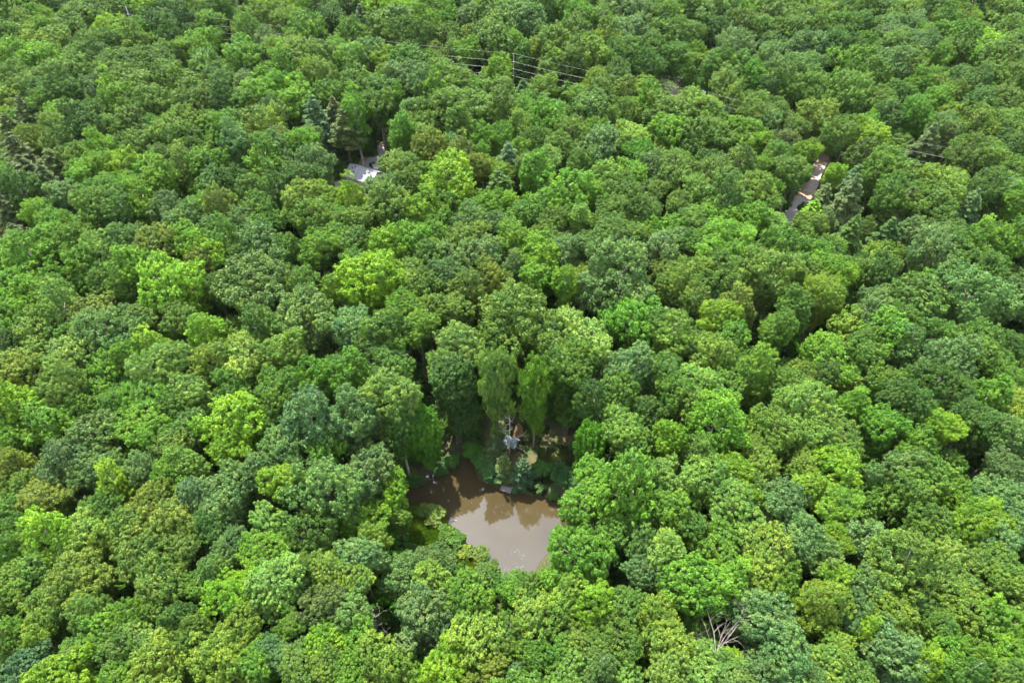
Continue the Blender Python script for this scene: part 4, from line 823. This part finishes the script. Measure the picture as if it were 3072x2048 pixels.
M_WALL = simple('pale_siding', (.45, .44, .42), .8, .06, 2.0); M_GLASS = simple('window_glass', (.03, .04, .05), .1, .1, 1.0, 0, .8); M_BLK = simple('black_paint', (.015, .015, .017), .25, .1, 2, 0, .6)
yaw = R_(-28); hp = at(1056, 524, 5.4); ca, sa = math.cos(yaw), math.sin(yaw)
Lx, Ly, He, Hr = 10.0, 7.4, 3.2, 5.3
cx_, cy_ = hp[0] + ca * Lx / 2 - 0 * sa, hp[1] + sa * Lx / 2
zg = float(terrain(cx_, cy_))
e = thing('house', 'house with pale grey roof half hidden by trees beside the road', 'house', (cx_, cy_, zg), yaw)
ob('wall', MB().box((0, 0, He / 2 - .4), (Lx - .8, Ly - .9, He + .8)).mesh('wall', M_WALL), e)
for sgn in (-1, 1):
    mb = MB(); y1 = sgn * Ly / 2
    a_ = [(-Lx / 2, 0, Hr), (Lx / 2, 0, Hr), (Lx / 2, y1, He - .1), (-Lx / 2, y1, He - .1)]
    mb.v += [(x, y, z + .0) for x, y, z in a_] + [(x, y, z + .16) for x, y, z in a_]
    mb.f += [(0, 1, 2, 3), (7, 6, 5, 4), (0, 4, 5, 1), (1, 5, 6, 2), (2, 6, 7, 3), (3, 7, 4, 0)]
    rf = ob('roof', mb.mesh('roof', M_ROOFH), e)
    if sgn < 0:
        vm = MB().tube([(0, 0, -.2), (0, 0, .32)], [.16, .16], 8).mesh('vent', M_BLK)
        for x_, y_ in ((-Lx / 2 + 1.6, -1.0), (-Lx / 2 + 2.6, -1.9), (-Lx / 2 + 2.3, -.5), (1.5, -1.4)): ob('vent', vm, rf, (x_, y_, Hr + .16 - (-y_) / (Ly / 2) * (Hr - He + .1)))
ob('ridge_cap', MB().box((0, 0, Hr + .18), (Lx, .3, .06)).mesh('ridge_cap', M_ROOFH), e)
mb = MB()
gm = MB(); w2 = Ly / 2 - .46; gm.v += [(0, -w2, He), (0, w2, He), (0, 0, Hr - .06), (.1, -w2, He), (.1, w2, He), (.1, 0, Hr - .06)]; gm.f += [(0, 2, 1), (3, 4, 5), (0, 1, 4, 3), (1, 2, 5, 4), (2, 0, 3, 5)]
gme = gm.mesh('gable', M_WALL)
for x_ in (-Lx / 2 + .35, Lx / 2 - .45): ob('gable', gme, e, (x_, 0, 0))
wm = MB().box((0, 0, 0), (1.0, .06, 1.2)).mesh('window', M_GLASS); fr = MB().box((0, .01, 0), (1.16, .05, 1.36)).mesh('frame', M_WALL)
for x_ in (-3.2, -.8, 2.6):
    w = ob('window', wm, e, (x_, -(Ly - .9) / 2 - .03, 1.7)); ob('frame', fr, w)
# black car in the driveway
p = ground_at(1124, 506)
e = thing('parked_car', 'black car parked in the bright driveway, half under a tree', 'car', (p[0], p[1], float(terrain(p[0], p[1])) + .13), R_(-55))
def loft(sec, material, name):
    mb = MB(); n = len(sec[0][1])
    for x, prof in sec:
        for y, z in prof: mb.v.append((x, y, z))
    for i in range(len(sec) - 1):
        for k_ in range(n): mb.f.append((i * n + k_, i * n + (k_ + 1) % n, (i + 1) * n + (k_ + 1) % n, (i + 1) * n + k_))
    mb.f.append(tuple(reversed(range(n)))); mb.f.append(tuple((len(sec) - 1) * n + k_ for k_ in range(n)))
    return mb.mesh(name, material, False)
def pr_(w, z0, z1): return [(-w, z0), (w, z0), (w + .04, (z0 + z1) / 2), (w - .06, z1), (-w + .06, z1), (-w - .04, (z0 + z1) / 2)]
ob('body', loft([(-2.2, pr_(.78, .45, .78)), (-2.05, pr_(.86, .32, .90)), (-1.0, pr_(.88, .28, .95)), (.9, pr_(.88, .28, .95)), (1.9, pr_(.84, .32, .82)), (2.2, pr_(.74, .42, .68))], M_BLK, 'body'), e)
ob('cabin', loft([(-1.75, pr_(.74, .93, .97)), (-1.15, pr_(.68, .93, 1.40)), (.15, pr_(.68, .93, 1.42)), (.95, pr_(.76, .93, .97))], M_GLASS, 'cabin'), e)
ob('roof', MB().box((-.5, 0, 1.43), (1.25, 1.2, .05)).mesh('roof', M_BLK), e)
wh = MB(); wh.tube([(0, -.11, 0), (0, .11, 0)], [.33, .33], 14); whm = wh.mesh('wheel', simple('tyre', (.02, .02, .02), .9, .1, 3)); rm = MB().tube([(0, -.125, 0), (0, .125, 0)], [.19, .19], 10).mesh('rim', simple('rim', (.4, .4, .42), .3, .1, 3, .8))
for x_ in (-1.35, 1.35):
    for y_ in (-.8, .8): w = ob('wheel', whm, e, (x_, y_, .33)); ob('rim', rm, w)
lm = MB().box((0, 0, 0), (.06, .3, .12)).mesh('headlight', simple('lamp_glass', (.6, .6, .6), .2, .05, 3))
for y_ in (-.55, .55): ob('headlight', lm, e, (2.17, y_, .62))
# round garden pool glimpsed through leaves
p = ground_at(972, 626)
e = thing('swimming_pool', 'turquoise round pool with white rim glimpsed under the olive tree', 'pool', (p[0], p[1], float(terrain(p[0], p[1]))), 0)
mb = MB(); n = 32
for z_, R0_ in ((-.5, 2.6), (1.1, 2.6)):
    for i in range(n): mb.v.append((R0_ * math.cos(i * 6.2832 / n), R0_ * math.sin(i * 6.2832 / n), z_))
mb.f += [(i, (i + 1) % n, n + (i + 1) % n, n + i) for i in range(n)]; ob('wall', mb.mesh('wall', simple('pool_wall', (.10, .30, .36), .5, .1, 2)), e)
ob('water', MB().poly([(2.55 * math.cos(i * 6.2832 / n), 2.55 * math.sin(i * 6.2832 / n), .95) for i in range(n)]).mesh('water', simple('pool_water', (.01, .28, .30), .05, .25, 1.2, 0, .6)), e)
mb = MB()
for R0_, z_ in ((2.5, 1.08), (2.5, 1.18), (2.8, 1.18), (2.8, 1.08)):
    for i in range(n): mb.v.append((R0_ * math.cos(i * 6.2832 / n), R0_ * math.sin(i * 6.2832 / n), z_))
for q in range(4): mb.f += [(q * n + i, q * n + (i + 1) % n, ((q + 1) % 4) * n + (i + 1) % n, ((q + 1) % 4) * n + i) for i in range(n)]
ob('rim', mb.mesh('rim', simple('white_plastic', (.75, .76, .76), .5, .03, 2)), e)

# ------------------------------------------------------------------ power line
M_POLE = simple('pole_wood', (.13, .10, .085), .9, .25, 2.0); M_POLEG = simple('galvanised_pole', (.14, .17, .18), .6, .1, 2.0, .2); M_INS = simple('insulator', (.62, .64, .62), .3, .05, 3); M_WIRE = simple('wire', (.26, .26, .25), .5, .05, 3, .3)
PL = ['grey power pole cut by the top left corner of the photo', 'pale grey power pole leaning near the top left corner', 'pale grey power pole in the trees near the top left, right of another', 'brown power pole beside the bare tree at the top left',
      'dark wooden power pole carrying wires above the photo centre', 'pole with pale top right of the big leafless tree', 'power pole hidden by crowns on the right side', 'power pole outside the right edge of the photo']
pole_tops = []
for i, P_ in enumerate(POLES):
    zg = float(terrain(P_[0], P_[1])); pale = i in (0, 1, 2, 5)
    e = thing('power_pole', PL[i], 'power pole', (P_[0], P_[1], zg), 0, 'poles of the power line')
    H = ZP - zg; ob('pole', MB().tube([(0, 0, -1), (0, 0, H * .5), (0, 0, H)], [.20, .17, .12], 8).mesh('pole', M_POLEG if pale else M_POLE, True), e)
    im = MB().tube([(0, 0, 0), (0, -.30, .05), (0, -.42, .05)], [.05, .09, .05], 6).mesh('insulator', M_INS)
    for dz in (-2.6, -5.0, -7.4): ob('insulator', im, e, (0, -.12, H + dz))
    pole_tops.append(Vector((P_[0], P_[1], ZP)))
ext = pole_tops + [pole_tops[-1] + (pole_tops[-1] - pole_tops[-2])]
for nm, dz, dyy, rad_ in (('topmost thin wire of the power line, fixed to the pole tops', 0, 0, .014), ('upper of the three thick power wires crossing the forest', -2.55, -.5, .024), ('middle one of the three thick power wires', -4.95, -.5, .024), ('lowest of the power wires strung between the poles', -7.35, -.5, .024)):
    mb = MB(); pts_ = []
    for a, b_ in zip(ext, ext[1:]):
        n = 10; span = (b_ - a).length
        for j in range(n): t_ = j / n; q = a.lerp(b_, t_); pts_.append(q + Vector((0, dyy, dz - 4 * t_ * (1 - t_) * span * .012)))
    pts_.append(ext[-1] + Vector((0, dyy, dz)))
    mb.tube(pts_, [rad_] * len(pts_), 5, cap=False); thing('power_cable', nm, 'power cable', (0, 0, 0), 0, 'wires of the power line', mb.mesh('power_cable', M_WIRE, True))

# ------------------------------------------------------------------ thin summer haze
hz_, t = mat('haze_air'); vo = N(t, 'ShaderNodeVolumePrincipled'); o_ = N(t, 'ShaderNodeOutputMaterial'); t.links.new(vo.outputs[0], o_.inputs['Volume'])
vo.inputs['Color'].default_value = (.90, .95, 1, 1); vo.inputs['Density'].default_value = .000016; vo.inputs['Anisotropy'].default_value = .2
hb = ob('haze', MB().box((0, 2200, 57.5), (6200, 5700, 135)).mesh('haze', hz_)); hb['kind'] = 'stuff'; hb['label'] = 'thin pale summer haze over the forest'
